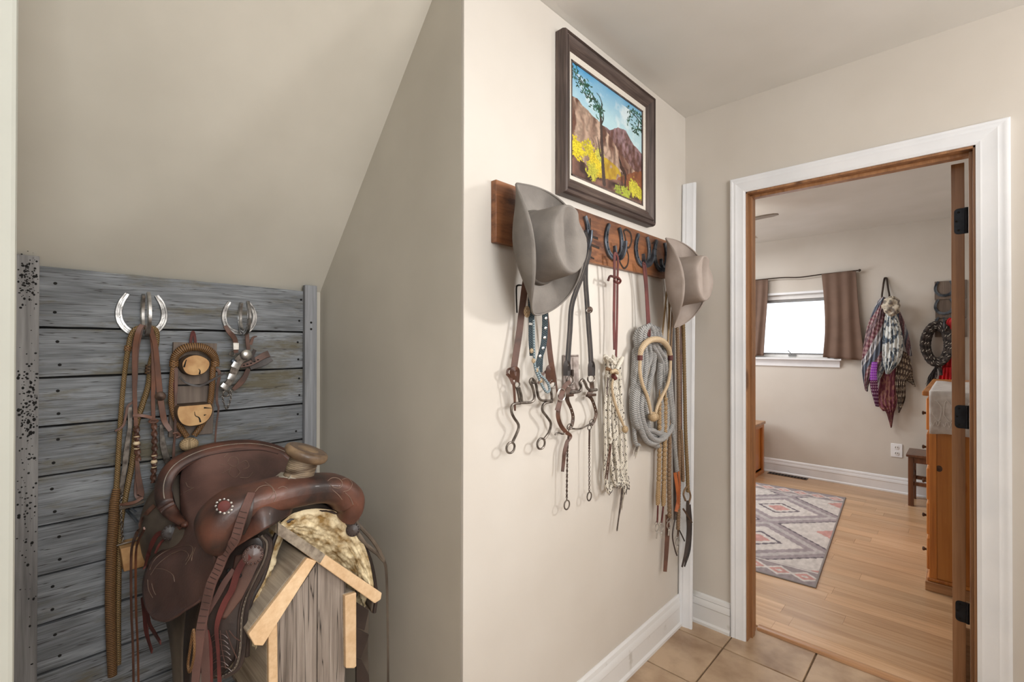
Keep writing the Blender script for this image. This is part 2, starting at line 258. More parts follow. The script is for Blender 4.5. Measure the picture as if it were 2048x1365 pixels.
class Geo:
    def __init__(s): s.v = []; s.f = []; s.uv = []; s.col = None
    def add(s, verts, faces, uvs=None):
        b = len(s.v); s.v += [tuple(map(float, p)) for p in verts]; s.f += [tuple(b+i for i in f) for f in faces]
        s.uv += list(uvs) if uvs is not None else [(0, 0)]*len(verts); return s
    def box(s, lo, hi, rot=None, piv=None):
        x0, y0, z0 = lo; x1, y1, z1 = hi
        vs = [A(x, y, z) for z in (z0, z1) for y in (y0, y1) for x in (x0, x1)]
        if rot is not None:
            c = (A(*lo)+A(*hi))/2 if piv is None else piv; vs = [rot@(p-c)+c for p in vs]
        return s.add(vs, [(0, 2, 3, 1), (4, 5, 7, 6), (0, 1, 5, 4), (2, 6, 7, 3), (0, 4, 6, 2), (1, 3, 7, 5)])
    def tube(s, pts, r, seg=8, n=5, closed=False, smooth=True, flat=1.0, up=None, strands=0, depth=0.0, pitch=0.03, caps=True):
        P = crom(pts, n, closed) if smooth else [np.array(p, float) for p in pts]
        m = len(P); R = lerpl(r, m); L = 0; vs = []; uv = []
        ref = A(*up) if up is not None else None; prev = None
        for i in range(m):
            if closed: t = nrm(P[(i+1) % m]-P[i-1])
            else: t = nrm(P[min(i+1, m-1)]-P[max(i-1, 0)])
            if i: L += np.linalg.norm(P[i]-P[i-1])
            if ref is not None: a = nrm(ref-t*np.dot(ref, t))
            elif prev is None:
                q = A(1, 0, 0) if abs(t[0]) < 0.9 else A(0, 1, 0); a = nrm(q-t*np.dot(q, t))
            else: a = nrm(prev-t*np.dot(prev, t))
            prev = a; b = np.cross(t, a)
            for k in range(seg+1):
                th = 2*math.pi*k/seg; rr = R[i]
                if strands: rr *= 1+depth*math.cos(strands*(th-2*math.pi*L/(pitch*strands)))
                vs.append(P[i]+a*math.cos(th)*rr*flat+b*math.sin(th)*rr); uv.append((k/seg, L))
        fs = []; q = seg+1
        for i in range(m-1):
            for k in range(seg): fs.append((i*q+k, i*q+k+1, (i+1)*q+k+1, (i+1)*q+k))
        if closed:
            for k in range(seg): fs.append(((m-1)*q+k, (m-1)*q+k+1, k+1, k))
        elif caps:
            fs.append(tuple(range(seg-1, -1, -1))); fs.append(tuple((m-1)*q+k for k in range(seg)))
        return s.add(vs, fs, uv)
    def strap(s, pts, w, th=0.003, n=5, nv=(1, 0, 0), smooth=True, nvs=None):
        P = crom(pts, n) if smooth else [np.array(p, float) for p in pts]
        if tuple(nv) == (1, 0, 0) and P[0][0] > TW-.001 and P[0][1] > .86: nv = (.72, -.69, 0); w = [1.15*q for q in (w if not np.isscalar(w) else [w])]
        m = len(P); W = lerpl(w, m); vs = []; uv = []; L = 0
        for i in range(m):
            t = nrm(P[min(i+1, m-1)]-P[max(i-1, 0)]); N0 = A(*nv)
            if nvs is not None:
                q = i/(m-1)*(len(nvs)-1); k = min(int(q), len(nvs)-2); N0 = A(*nvs[k])*(1-(q-k))+A(*nvs[k+1])*(q-k)
            N0 = nrm(N0-t*np.dot(N0, t)); sd = np.cross(t, N0)
            if i: L += np.linalg.norm(P[i]-P[i-1])
            hw = W[i]/2; h = th/2
            for (a, b) in ((-1, -.6), (-.93, -1), (.93, -1), (1, -.6), (1, .6), (.93, 1), (-.93, 1), (-1, .6)):
                vs.append(P[i]+sd*a*hw+N0*b*h); uv.append((a*.5+.5, L))
        fs = []
        for i in range(m-1):
            for k in range(8): fs.append((i*8+k, i*8+(k+1) % 8, (i+1)*8+(k+1) % 8, (i+1)*8+k))
        fs.append(tuple(range(7, -1, -1))); fs.append(tuple((m-1)*8+k for k in range(8)))
        return s.add(vs, fs, uv)
    def lathe(s, prof, c, axis=(0, 0, 1), seg=24, sx=1.0, sy=1.0, ref=None):
        ax = nrm(A(*axis)); q = A(*ref) if ref is not None else (A(1, 0, 0) if abs(ax[0]) < 0.9 else A(0, 1, 0)); a = nrm(q-ax*np.dot(q, ax)); b = np.cross(ax, a)
        vs = []; uv = []
        for (r, h) in prof:
            for k in range(seg):
                th = 2*math.pi*k/seg; vs.append(A(*c)+ax*h+a*math.cos(th)*r*sx+b*math.sin(th)*r*sy); uv.append((k/seg, h))
        fs = []
        for i in range(len(prof)-1):
            for k in range(seg): fs.append((i*seg+k, i*seg+(k+1) % seg, (i+1)*seg+(k+1) % seg, (i+1)*seg+k))
        if prof[0][0] > 1e-6: fs.append(tuple(range(seg-1, -1, -1)))
        if prof[-1][0] > 1e-6: fs.append(tuple((len(prof)-1)*seg+k for k in range(seg)))
        return s.add(vs, fs, uv)
    def ball(s, c, r, sc=(1, 1, 1), seg=14, rings=8):
        prof = [(max(1e-7, r*math.sin(math.pi*i/rings)), -r*math.cos(math.pi*i/rings)) for i in range(rings+1)]
        b = len(s.v); s.lathe(prof, (0, 0, 0), seg=seg)
        for i in range(b, len(s.v)):
            v = s.v[i]; s.v[i] = (v[0]*sc[0]+c[0], v[1]*sc[1]+c[1], v[2]*sc[2]+c[2])
        return s
    def ring(s, c, r, tr, nv=(1, 0, 0), sx=1.0, sy=1.0, seg=20, up=(0, 0, 1)):
        nv = nrm(A(*nv)); u = nrm(A(*up)-nv*np.dot(A(*up), nv)); q = np.cross(nv, u)
        return s.tube([A(*c)+q*math.cos(2*math.pi*k/seg)*r*sx+u*math.sin(2*math.pi*k/seg)*r*sy for k in range(seg)], tr, 7, 1, closed=True, smooth=False, up=tuple(nv))
    def prism(s, poly, ext):
        n = len(poly); e = A(*ext); vs = [A(*p) for p in poly]+[A(*p)+e for p in poly]
        fs = [tuple(range(n)), tuple(range(2*n-1, n-1, -1))]+[(i, i+n, (i+1) % n+n, (i+1) % n) for i in range(n)]
        return s.add(vs, fs)
    def grid(s, G, th=0.0, cols=None, wrap=False, closed_v=False):
        G = np.array(G, float); a, b = G.shape[:2]
        vs = G.reshape(-1, 3); uv = [(j/(b-1), i/(a-1)) for i in range(a) for j in range(b)]
        f1 = [(i*b+j, i*b+j+1, (i+1)*b+j+1, (i+1)*b+j) for i in range(a-1) for j in range(b-1)]
        if closed_v: f1 += [(i*b+b-1, i*b, (i+1)*b, (i+1)*b+b-1) for i in range(a-1)]
        if th == 0:
            s.add(vs, f1, uv)
            if cols is not None: s.col = (s.col or [])+[tuple(c) for c in np.array(cols).reshape(-1, 3)]
            return s
        du = np.gradient(G, axis=0); dv = np.gradient(G, axis=1); n = np.cross(dv, du); l = np.linalg.norm(n, axis=2, keepdims=True); l[l < 1e-12] = 1; n = n/l
        inner = (G-n*th).reshape(-1, 3); m = a*b
        f2 = [tuple(m+i for i in f[::-1]) for f in f1]; e = []
        for j in range(b-1): e.append((j+1, j, m+j, m+j+1)); k = (a-1)*b; e.append((k+j, k+j+1, m+k+j+1, m+k+j))
        if not closed_v:
            for i in range(a-1): e.append((i*b, (i+1)*b, m+(i+1)*b, m+i*b)); e.append(((i+1)*b+b-1, i*b+b-1, m+i*b+b-1, m+(i+1)*b+b-1))
        s.add(np.vstack([vs, inner]), f1+f2+e, uv+uv)
        if cols is not None:
            c = [tuple(x) for x in np.array(cols).reshape(-1, 3)]; s.col = (s.col or [])+c+c
        return s
    def build(s, name, mat, parent=None, smooth=True, bevel=0, angle=40):
        V = np.array(s.v); me = bpy.data.meshes.new(name)
        if parent is not None: org = WL[parent.name]
        else: org = A((V[:, 0].min()+V[:, 0].max())/2, (V[:, 1].min()+V[:, 1].max())/2, V[:, 2].min())
        me.from_pydata([tuple(p) for p in (V-org)], [], s.f)
        uvl = me.uv_layers.new(name='UVMap'); li = np.zeros(len(me.loops), dtype=np.int32); me.loops.foreach_get('vertex_index', li)
        uvl.data.foreach_set('uv', np.array(s.uv, dtype=np.float32)[li].ravel())
        if s.col is not None:
            ca = me.color_attributes.new('Col', 'FLOAT_COLOR', 'POINT'); c4 = np.ones((len(s.v), 4), dtype=np.float32); c4[:, :3] = np.array(s.col); ca.data.foreach_set('color', c4.ravel())
        me.validate(); me.materials.append(mat if not isinstance(mat, str) else M[mat])
        o = bpy.data.objects.new(name, me); scn.collection.objects.link(o)
        if parent is not None: o.parent = parent; WL[o.name] = org
        else: o.location = org; WL[o.name] = org
        if smooth:
            me.shade_smooth()
            if angle: me.set_sharp_from_angle(angle=math.radians(angle))
        if bevel:
            b = o.modifiers.new('bevel', 'BEVEL'); b.width = bevel; b.segments = 2; b.limit_method = 'ANGLE'
        return o
def thing(name, label, cat, loc, group=None):
    o = bpy.data.objects.new(name, None); scn.collection.objects.link(o); o.location = tuple(map(float, loc)); o.empty_display_size = 0.05
    WL[o.name] = A(*loc); o['label'] = label; o['category'] = cat
    if group: o['group'] = group
    return o
def tag(o, label, cat, group=None):
    o['label'] = label; o['category'] = cat
    if group: o['group'] = group
    return o
def struct(o, label=None):
    o['kind'] = 'structure'
    if label: o['label'] = label
    return o
def bx(name, lo, hi, mat, parent=None, bevel=0): return Geo().box(lo, hi).build(name, mat, parent, smooth=bool(bevel), bevel=bevel)
def net(P, nu=8, nv=8):
    P = np.array(P, float); rows = np.array([crom(list(r), nv) for r in P])
    return np.array([crom(list(rows[:, j]), nu) for j in range(rows.shape[1])]).transpose(1, 0, 2)
def rotm(axis, deg):
    return np.array(Matrix.Rotation(math.radians(deg), 3, Vector(axis)))
def vnoise(x, y, seed=0):
    rs = np.random.RandomState(seed); g = rs.rand(64, 64); xi = np.floor(x).astype(int); yi = np.floor(y).astype(int); fx = x-xi; fy = y-yi
    fx = fx*fx*(3-2*fx); fy = fy*fy*(3-2*fy); a = g[xi % 64, yi % 64]; b = g[(xi+1) % 64, yi % 64]; c = g[xi % 64, (yi+1) % 64]; d = g[(xi+1) % 64, (yi+1) % 64]
    return (a*(1-fx)+b*fx)*(1-fy)+(c*(1-fx)+d*fx)*fy
def fbm(x, y, seed=0): return sum(vnoise(x*2**k, y*2**k, seed+k)*0.5**(k+1) for k in range(4))
def L3(r, g, b): return np.array([s2l(r), s2l(g), s2l(b)])

# ================================================================ SHELL
B = 2.27; HN = 2.44; NY = 0.846; NX = -1.865; B2 = 5.447; H2 = 2.40; WT = 0.11
XR = 1.9; YB = -1.9; RX0 = -3.4; RX1 = 0.42
# tiled floor
fl = struct(bx('floor', (NX-0.1, YB, -0.06), (XR, 2.395, -0.006), 'grout'), 'tiled hall floor with pale brown grout')
P_ = 0.3045
tile_me = None
for i in range(-4, 9):
    for j in range(-13, 3):
        x0 = -0.766+P_*i; y0 = 2.145+P_*j; lo = (x0+0.003, y0+0.003); hi = (x0+P_-0.003, y0+P_-0.003)
        lo = (max(lo[0], NX), max(lo[1], YB)); hi = (min(hi[0], XR), min(hi[1], 2.395))
        if hi[0]-lo[0] < 0.02 or hi[1]-lo[1] < 0.02: continue
        full = hi[0]-lo[0] > P_-0.008 and hi[1]-lo[1] > P_-0.008
        if full and tile_me is not None:
            o = bpy.data.objects.new('tile', tile_me); scn.collection.objects.link(o); o.parent = fl; o.location = A(x0, y0, 0)-tile_org
            continue
        o = Geo().box((lo[0], lo[1], -0.012), (hi[0], hi[1], 0)).build('tile', 'tile', fl, bevel=0.002)
        if full: tile_me = o.data; tile_org = A(x0, y0, 0)
for o in list(scn.objects):
    if o.name.startswith('tile') and o.data is tile_me and not o.modifiers:
        b = o.modifiers.new('bevel', 'BEVEL'); b.width = 0.002; b.segments = 2
# bamboo floor
fl2 = struct(bx('floor', (RX0, 2.395, -0.06), (RX1, B2, -0.006), 'thresh'), 'bamboo plank floor of the bedroom')
PW = 0.096; row = 0; y = 2.43
while y < B2:
    x = RX0-random.random()*0.9
    while x < RX1:
        L = 0.9 + 0.25*random.random(); a, b = max(x, RX0)+0.0004, min(x+L, RX1)-0.0004
        if b-a > 0.02 and b > -2.2: Geo().box((a, y+0.0004, -0.012), (b, min(y+PW, B2)-0.0004, random.uniform(-0.0003, 0.0002))).build('plank', 'bamboo', fl2, smooth=False)
        x += L
    y += PW
tg = Geo(); tg.grid(net([[(-0.70, y_, z_) for y_, z_ in ((2.385, 0.001), (2.392, 0.009), (2.41, 0.013), (2.43, 0.009), (2.438, 0.0))], [(0.03, y_, z_) for y_, z_ in ((2.385, 0.001), (2.392, 0.009), (2.41, 0.013), (2.43, 0.009), (2.438, 0.0))]], 2, 4), th=-0.004)
struct(tg.build('trim_1', 'thresh'), 'rounded wooden threshold strip under the doorway')

# hall walls
g = Geo(); g.box((TW-0.012, NY+0.0, 0), (TW, B+WT, HN)); struct(g.build('wall_left', 'paint', smooth=False, bevel=0.002), 'beige wall carrying the hat rail')
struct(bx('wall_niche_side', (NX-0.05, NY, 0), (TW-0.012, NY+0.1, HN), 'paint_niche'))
bpy.data.objects['wall_left'].data.materials[0] = M['paint']
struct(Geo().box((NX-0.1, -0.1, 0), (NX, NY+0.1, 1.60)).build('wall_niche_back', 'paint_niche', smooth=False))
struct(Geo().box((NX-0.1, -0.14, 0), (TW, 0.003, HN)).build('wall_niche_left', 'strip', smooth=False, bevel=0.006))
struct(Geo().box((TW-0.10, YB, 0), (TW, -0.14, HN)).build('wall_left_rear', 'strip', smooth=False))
# sloped ceiling of the niche
z0, z1 = 1.535, 2.435; x0, x1 = NX, -1.047
g = Geo(); g.prism([A(x0, -0.02, z0), A(x1, -0.02, z1+0.0), A(x1, -0.02, HN+0.1), A(x0-0.1, -0.02, HN+0.1), A(x0-0.1, -0.02, z0)], (0, NY+0.03, 0))
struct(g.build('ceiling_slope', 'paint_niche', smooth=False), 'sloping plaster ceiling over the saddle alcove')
struct(bx('ceiling', (NX, YB, HN), (XR, B+WT, HN+0.1), 'ceil'))
struct(bx('wall_hall_right', (XR, YB, 0), (XR+0.1, B+WT, HN), 'paint'))
struct(bx('wall_hall_rear', (TW-0.1, YB-0.1, 0), (XR+0.1, YB, HN), 'paint'))
# door wall with opening
DX0, DX1, DZ = -0.715, 0.038, 2.022
g = Geo(); g.box((TW, B, 0), (DX0, B+WT, HN)); g.box((DX1, B, 0), (XR, B+WT, HN)); g.box((DX0, B, DZ), (DX1, B+WT, HN))
struct(g.build('wall_back', 'paint', smooth=False), 'beige wall around the doorway')
# bedroom shell
wx0, wx1, wz0, wz1 = -1.64, -0.93, 1.19, 1.835
g = Geo(); g.box((RX0, B2, 0), (wx0, B2+0.14, H2)); g.box((wx1, B2, 0), (RX1, B2+0.14, H2)); g.box((wx0, B2, 0), (wx1, B2+0.14, wz0)); g.box((wx0, B2, wz1), (wx1, B2+0.14, H2))
struct(g.build('wall_far', 'paint', smooth=False), 'bedroom wall with the small window')
struct(bx('wall_bedroom_left', (RX0-0.1, B+WT, 0), (RX0, B2+0.14, H2), 'paint'))
struct(bx('wall_bedroom_right', (RX1, B+WT, 0), (RX1+0.1, B2+0.14, H2), 'paint'))
struct(Geo().box((RX0, B+WT-0.001, 0), (TW-0.1, B+WT+0.02, H2)).build('wall_bedroom_front', 'paint', smooth=False))
struct(bx('ceiling', (RX0-0.1, B+WT, H2), (RX1+0.1, B2+0.14, H2+0.1), 'ceil'))

# moulded boards
def mould(name, p0, p1, prof, out, mat, parent=None, up=(0, 0, 1)):
    """prof: (distance up, distance out) swept from p0 to p1"""
    p0, p1, out, up = A(*p0), A(*p1), A(*out), A(*up)
    G = [[p+up*h+out*d for h, d in prof] for p in (p0, p1)]
    n = len(prof); g = Geo(); g.add([q for r in G for q in r], [(j, j+1, n+j+1, n+j) for j in range(n-1)]+[(n-1, 0, n, 2*n-1)]+[tuple(range(n-1, -1, -1)), tuple(range(n, 2*n))])
    return g.build(name, mat, parent, smooth=True, angle=25)
BASE = [(0, 0), (0, 0.022), (0.012, 0.022), (0.02, 0.015), (0.085, 0.014), (0.09, 0.017), (0.108, 0.0155), (0.118, 0.010), (0.122, 0.013), (0.136, 0.010), (0.1425, 0.004), (0.1425, 0)]
struct(mould('baseboard_left', (TW, NY, 0), (TW, B, 0), BASE, (1, 0, 0), 'whitedirty'))
struct(mould('baseboard_back', (TW, B, 0), (-0.774, B, 0), BASE, (0, -1, 0), 'whitedirty'))
struct(mould('baseboard_back_right', (0.117, B, 0), (XR, B, 0), BASE, (0, -1, 0), 'whitedirty'))
struct(mould('baseboard_far', (RX0, B2, 0), (RX1, B2, 0), BASE, (0, -1, 0), 'white'))
# casing: profile across its width
def casing(name, x_out, x_in, z_in, z_out, y, parent):
    W = abs(x_in-x_out); prof = [(0, 0), (0, 0.018), (0.06, 0.0195), (0.14, 0.0195), (0.2, 0.0178), (0.3, 0.0172), (0.36, 0.0182), (0.42, 0.0168), (0.62, 0.0150), (0.78, 0.0132), (0.86, 0.0138), (0.93, 0.0120), (1, 0.0105), (1, 0)]
    return prof
CP = casing('', 0, 1, 0, 0, 0, None)
dr = bpy.data.objects.new('door_1', None); scn.collection.objects.link(dr); dr.location = (DX0, B, 0); WL['door_1'] = A(DX0, B, 0); dr['kind'] = 'structure'; dr['label'] = 'doorway with white casing and stained wood jamb'
def cas(pa0, pa1, pb0, pb1):
    """pa0/pa1: outer/inner corner at start; pb at end"""
    pa0, pa1, pb0, pb1 = map(lambda p: A(*p), (pa0, pa1, pb0, pb1)); n = len(CP)
    vs = [pa0+(pa1-pa0)*t+A(0, -d, 0) for t, d in CP]+[pb0+(pb1-pb0)*t+A(0, -d, 0) for t, d in CP]
    g = Geo(); g.add(vs, [(j, j+1, n+j+1, n+j) for j in range(n-1)]+[tuple(range(n)), tuple(range(2*n-1, n-1, -1))]); return g.build('casing', 'white', dr, angle=20)
cxo, cxi, cro, cri, czi, czo = -0.7705, -0.708, 0.1135, 0.031, 2.012, 2.078
cas((cxo, B, 0), (cxi, B, 0), (cxo, B, czo), (cxi, B, czi))
cas((cro, B, 0), (cri, B, 0), (cro, B, czo), (cri, B, czi))
cas((cxo, B, czo), (cxi, B, czi), (cro, B, czo), (cri, B, czi))
JT = 0.02
g = Geo(); g.box((DX0, B-0.003, 0), (DX0+JT-0.007, B+WT+0.003, DZ)); g.build('jamb', 'jamb', dr, smooth=False, bevel=0.0015)
g = Geo(); g.box((DX1-JT+0.006, B-0.003, 0), (DX1, B+WT+0.003, DZ)); g.build('jamb', 'jamb', dr, smooth=False, bevel=0.0015)
g = Geo(); g.box((DX0, B-0.003, DZ-0.018), (DX1, B+WT+0.003, DZ)); g.build('jamb_head', 'jamb', dr, smooth=False, bevel=0.0015)
g = Geo(); g.box((DX0+JT-0.008, B+0.035, 0), (DX0+JT+0.002, B+0.072, DZ-0.02)); g.build('door_stop', 'jamb', dr, smooth=False, bevel=0.002)
g = Geo(); g.box((DX1-JT-0.004, B+0.02, 0), (DX1-JT+0.007, B+0.066, DZ-0.02)); g.build('door_stop', 'jamb', dr, smooth=False, bevel=0.002)
g = Geo(); g.box((DX0+JT, B+0.035, DZ-0.03), (DX1-JT, B+0.072, DZ-0.017)); g.build('door_stop', 'jamb', dr, smooth=False, bevel=0.002)
# bedroom side casing
g = Geo(); g.box((DX0-0.06, B+WT, 0), (DX0+0.004, B+WT+0.015, DZ)); g.build('casing', 'white', dr, smooth=False)
# door leaf, open into the bedroom
lx0, lx1, ly0 = -0.0325, 0.0035, 2.392
leaf = thing('door_leaf', 'open stained wood door seen edge-on with three dark hinges', 'door', (lx1, ly0, 0.01))
Geo().box((lx0, ly0, 0.012), (lx1, ly0+0.70, 1.995)).build('door_slab', 'jamb', leaf, smooth=False, bevel=0.001)
for py0, py1 in ((419, 467), (810, 858), (1199, 1247)):
    a = PY(1907, py0, ly0-0.001); b = PY(1932, py1, ly0-0.001); zt, zb = a[2], b[2]
    g = Geo(); xs = lx0+0.008; xe = lx1+0.004; r = 0.012; y_ = ly0-0.0025
    poly = [(xe, y_, zt)]+[(xs+r-r*math.sin(t), y_, zt-r+r*math.cos(t)) for t in np.linspace(0, math.pi/2, 6)]+[(xs+r-r*math.cos(t), y_, zb+r-r*math.sin(t)) for t in np.linspace(0, math.pi/2, 6)]+[(xe, y_, zb)]
    g.prism(poly, (0, 0.003, 0)); h = g.build('hinge', 'blackmetal', leaf, smooth=False)
    g = Geo(); g.tube([A(lx1+0.005, ly0-0.004, zb), A(lx1+0.005, ly0-0.004, zt)], 0.005, 10, 1, smooth=False); g.build('hinge_pin', 'blackmetal', h)
    for q in (0.15, 0.5, 0.85):
        g = Geo(); g.lathe([(0.0038, 0), (0.0034, 0.0012), (1e-6, 0.0014)], (xs+(0.012 if q != 0.5 else 0.006), y_, zb+(zt-zb)*q), axis=(0, -1, 0), seg=10); g.build('screw', 'hole', h)
# loose casing board leaning in the corner
lb = A(-0.984, 2.19, 0.0); lt = A(-0.986, 2.243, 2.10); bw = 0.061
g = Geo(); n = len(CP); vs = []
for base in (lb, lt):
    for t, d in CP: vs.append(base+A(bw*t+0.003, -d*0.9, 0))
g.add(vs, [(j, j+1, n+j+1, n+j) for j in range(n-1)]+[(n-1, 0, n, 2*n-1), tuple(range(n-1, -1, -1)), tuple(range(n, 2*n))])
tag(g.build('trim_board', 'white', angle=20), 'tall loose white moulding board leaning upright in the corner beside the hanging reins', 'trim board')

# window
wn = bpy.data.objects.new('window_1', None); scn.collection.objects.link(wn); wn.location = (wx0, B2, wz0); WL['window_1'] = A(wx0, B2, wz0); wn['kind'] = 'structure'; wn['label'] = 'small white framed bedroom window full of daylight'
for nm, lo, hi in (('window_frame', (wx0, B2+0.02, wz0), (wx0+0.035, B2+0.10, wz1)), ('window_frame', (wx1-0.035, B2+0.02, wz0), (wx1, B2+0.10, wz1)), ('window_frame', (wx0, B2+0.02, wz1-0.05), (wx1, B2+0.10, wz1)), ('window_frame', (wx0, B2+0.02, wz0), (wx1, B2+0.10, wz0+0.03))):
    bx(nm, lo, hi, 'vinyl', wn, bevel=0.002)
bx('sash_track', (wx0+0.035, B2+0.03, wz1-0.078), (wx1-0.035, B2+0.06, wz1-0.05), 'greyrub', wn)
bx('sash_track', (wx0+0.035, B2+0.03, wz0+0.03), (wx1-0.035, B2+0.06, wz0+0.046), 'greyrub', wn)
bx('pane', (wx0+0.035, B2+0.07, wz0+0.046), (wx1-0.035, B2+0.074, wz1-0.078), 'glass', wn)
bx('window_casing', (wx0-0.05, B2-0.014, wz1-0.002), (wx1+0.03, B2, wz1+0.02), 'white', wn)
bx('window_casing', (wx1-0.002, B2-0.014, wz0), (wx1+0.03, B2, wz1+0.02), 'white', wn)
a = PY(1683, 716, B2-0.04)
Geo().box((wx0-0.1, B2-0.055, wz0-0.02), (a[0], B2+0.03, wz0-0.001)).build('window_sill', 'white', wn, bevel=0.003)
Geo().box((wx0-0.09, B2-0.016, wz0-0.088), (a[0]-0.015, B2, wz0-0.02)).build('apron', 'white', wn, bevel=0.004)
g = Geo(); c0 = PY(1585, 711, B2+0.02)
g.box(c0-A(0.035, 0.012, 0.01), c0+A(0.035, 0.012, 0.006)); g.tube([c0+A(0, 0, 0), c0+A(-0.02, -0.02, 0.03), c0+A(-0.035, -0.03, 0.05)], 0.004, 8); g.build('crank_handle', 'greyrub', wn, bevel=0.002)
struct(bx('ground', (-6, B2+0.4, -0.2), (3, B2+8, -0.1), 'snow'), 'snowy ground outside')

# ---------------------------------------------------------------- cloth sheets
def sheet(left, right, off=0.02, bulge=0.04, folds=4, amp=0.012, nu=50, nv=60, wall=B2, colf=None, th=0.002, ph=0.0, axis='y', crumple=0.0):
    prj = (lambda p: PY(p[0], p[1], wall-off)) if axis == 'y' else (lambda p: PX(p[0], p[1], wall+off))
    Lc = crom([prj(p) for p in left], 12); Rc = crom([prj(p) for p in right], 12)
    Lc = np.array([np.interp(np.linspace(0, 1, nv), np.linspace(0, 1, len(Lc)), [p[k] for p in Lc]) for k in range(3)]).T
    Rc = np.array([np.interp(np.linspace(0, 1, nv), np.linspace(0, 1, len(Rc)), [p[k] for p in Rc]) for k in range(3)]).T
    uu = np.linspace(0, 1, nu); U, V = np.meshgrid(uu, np.linspace(0, 1, nv))
    G = Lc[:, None, :]*(1-U[..., None])+Rc[:, None, :]*U[..., None]
    d = bulge*np.sin(np.pi*U)**0.7+amp*np.sin(2*np.pi*folds*U+ph+2.0*V)*(0.4+0.6*V)
    if crumple: d = d+crumple*(fbm(U*6+ph, V*9, 5)-0.45)
    sgn = -1 if axis == 'y' else 1; ax = 1 if axis == 'y' else 0
    G[..., ax] += sgn*np.maximum(d, -off*0.7)
    cols = colf(U, V) if colf else None
    return Geo().grid(G, th=th if axis != 'y' else -th, cols=cols)
# curtains and rod
rodp = [PY(1490, 563, B2-0.045), PY(1560, 556, B2-0.045), PY(1600, 555, B2-0.045), PY(1645, 549, B2-0.045), PY(1719, 541, B2-0.045)]
rod = thing('curtain_rod', 'thin dark slightly sagging curtain rod above the bedroom window', 'curtain rod', rodp[2])
Geo().tube(rodp, 0.006, 8).build('rod', 'rod', rod); Geo().ball(rodp[-1], 0.012).build('finial', 'rod', rod)
for nm, l, r, lab, f in (('curtain', [(1643, 549), (1648, 600), (1650, 660), (1646, 715)], [(1712, 541), (1716, 600), (1722, 660), (1732, 722)], 'brown gathered curtain hanging right of the bedroom window', 3), ('curtain', [(1480, 564), (1480, 610), (1478, 660), (1475, 712)], [(1536, 559), (1535, 600), (1531, 660), (1528, 712)], 'brown curtain on the left of the bedroom window, cut by the door jamb', 4)):
    g = sheet(l, r, off=0.05, bulge=0.01, folds=f, amp=0.010, nu=70, nv=30, th=0.003); tag(g.build(nm, 'curtain', angle=0), lab, 'curtain')
# ceiling fan with one blade tip in view
fp = PZ(1552, 430, 2.20); hub = fp+A(-0.62, 0.10, 0); fan = thing('ceiling_fan', 'pale ceiling fan blade tip showing above the curtain rod', 'ceiling fan', (hub[0], hub[1], H2))
Geo().lathe([(0.06, 0.17), (0.07, 0.12), (0.03, 0.10), (0.02, 0.0), (0.02, -0.02), (0.10, -0.03), (0.11, -0.10), (0.05, -0.13), (1e-6, -0.14)][::-1], (hub[0], hub[1], 2.23), seg=20).build('motor', 'ceil', fan)
for k in range(5):
    an = math.atan2(fp[1]-hub[1], fp[0]-hub[0])+k*2*math.pi/5; dx = A(math.cos(an), math.sin(an), 0); dy = A(-math.sin(an), math.cos(an), 0.12); L_ = np.linalg.norm((fp-hub)[:2])
    poly = [hub+dx*s_+dy*t_ for s_, t_ in ((0.10, -0.05), (L_-0.05, -0.07), (L_, -0.04), (L_+0.012, 0), (L_, 0.04), (L_-0.05, 0.07), (0.10, 0.05))]
    Geo().prism(poly, (0, 0, 0.008)).build('blade', M['fanblade'], fan, smooth=False)
# outlet, floor vent
a = PY(1783, 888, B2-0.001); b = PY(1804, 915, B2-0.001); zc = (a[2]+b[2])/2; xc = (a[0]+b[0])/2
ot = thing('wall_outlet', 'white double electrical outlet low on the bedroom wall', 'outlet', (xc, B2, zc))
Geo().box((xc-0.04, B2-0.006, zc-0.06), (xc+0.04, B2, zc+0.06)).build('cover_plate', 'white', ot, bevel=0.002)
for s_ in (-1, 1):
    q = Geo().lathe([(0.017, 0), (0.017, 0.003), (1e-6, 0.003)], (xc, B2-0.006, zc+s_*0.026), axis=(0, -1, 0), seg=16).build('socket', 'vinyl', ot)
    g = Geo(); g.box((xc-0.009, B2-0.0105, zc+s_*0.026-0.003), (xc-0.006, B2-0.008, zc+s_*0.026+0.008)); g.box((xc+0.006, B2-0.0105, zc+s_*0.026-0.003), (xc+0.009, B2-0.008, zc+s_*0.026+0.008)); g.build('slot', 'hole', q, smooth=False)
a = PZ(1540, 944, 0.0); b = PZ(1619, 956, 0)
vt = thing('floor_vent', 'flat grey-brown floor vent along the bedroom baseboard', 'vent', (a[0], 5.36, 0))
Geo().box((a[0], 5.335, 0.0), (b[0], 5.415, 0.004)).build('vent_plate', 'rust', vt, smooth=False)
for k in range(12):
    xx = a[0]+0.02+k*(b[0]-a[0]-0.04)/11; Geo().box((xx-0.008, 5.35, 0.004), (xx+0.008, 5.40, 0.006)).build('slat', 'hole', vt, smooth=False)

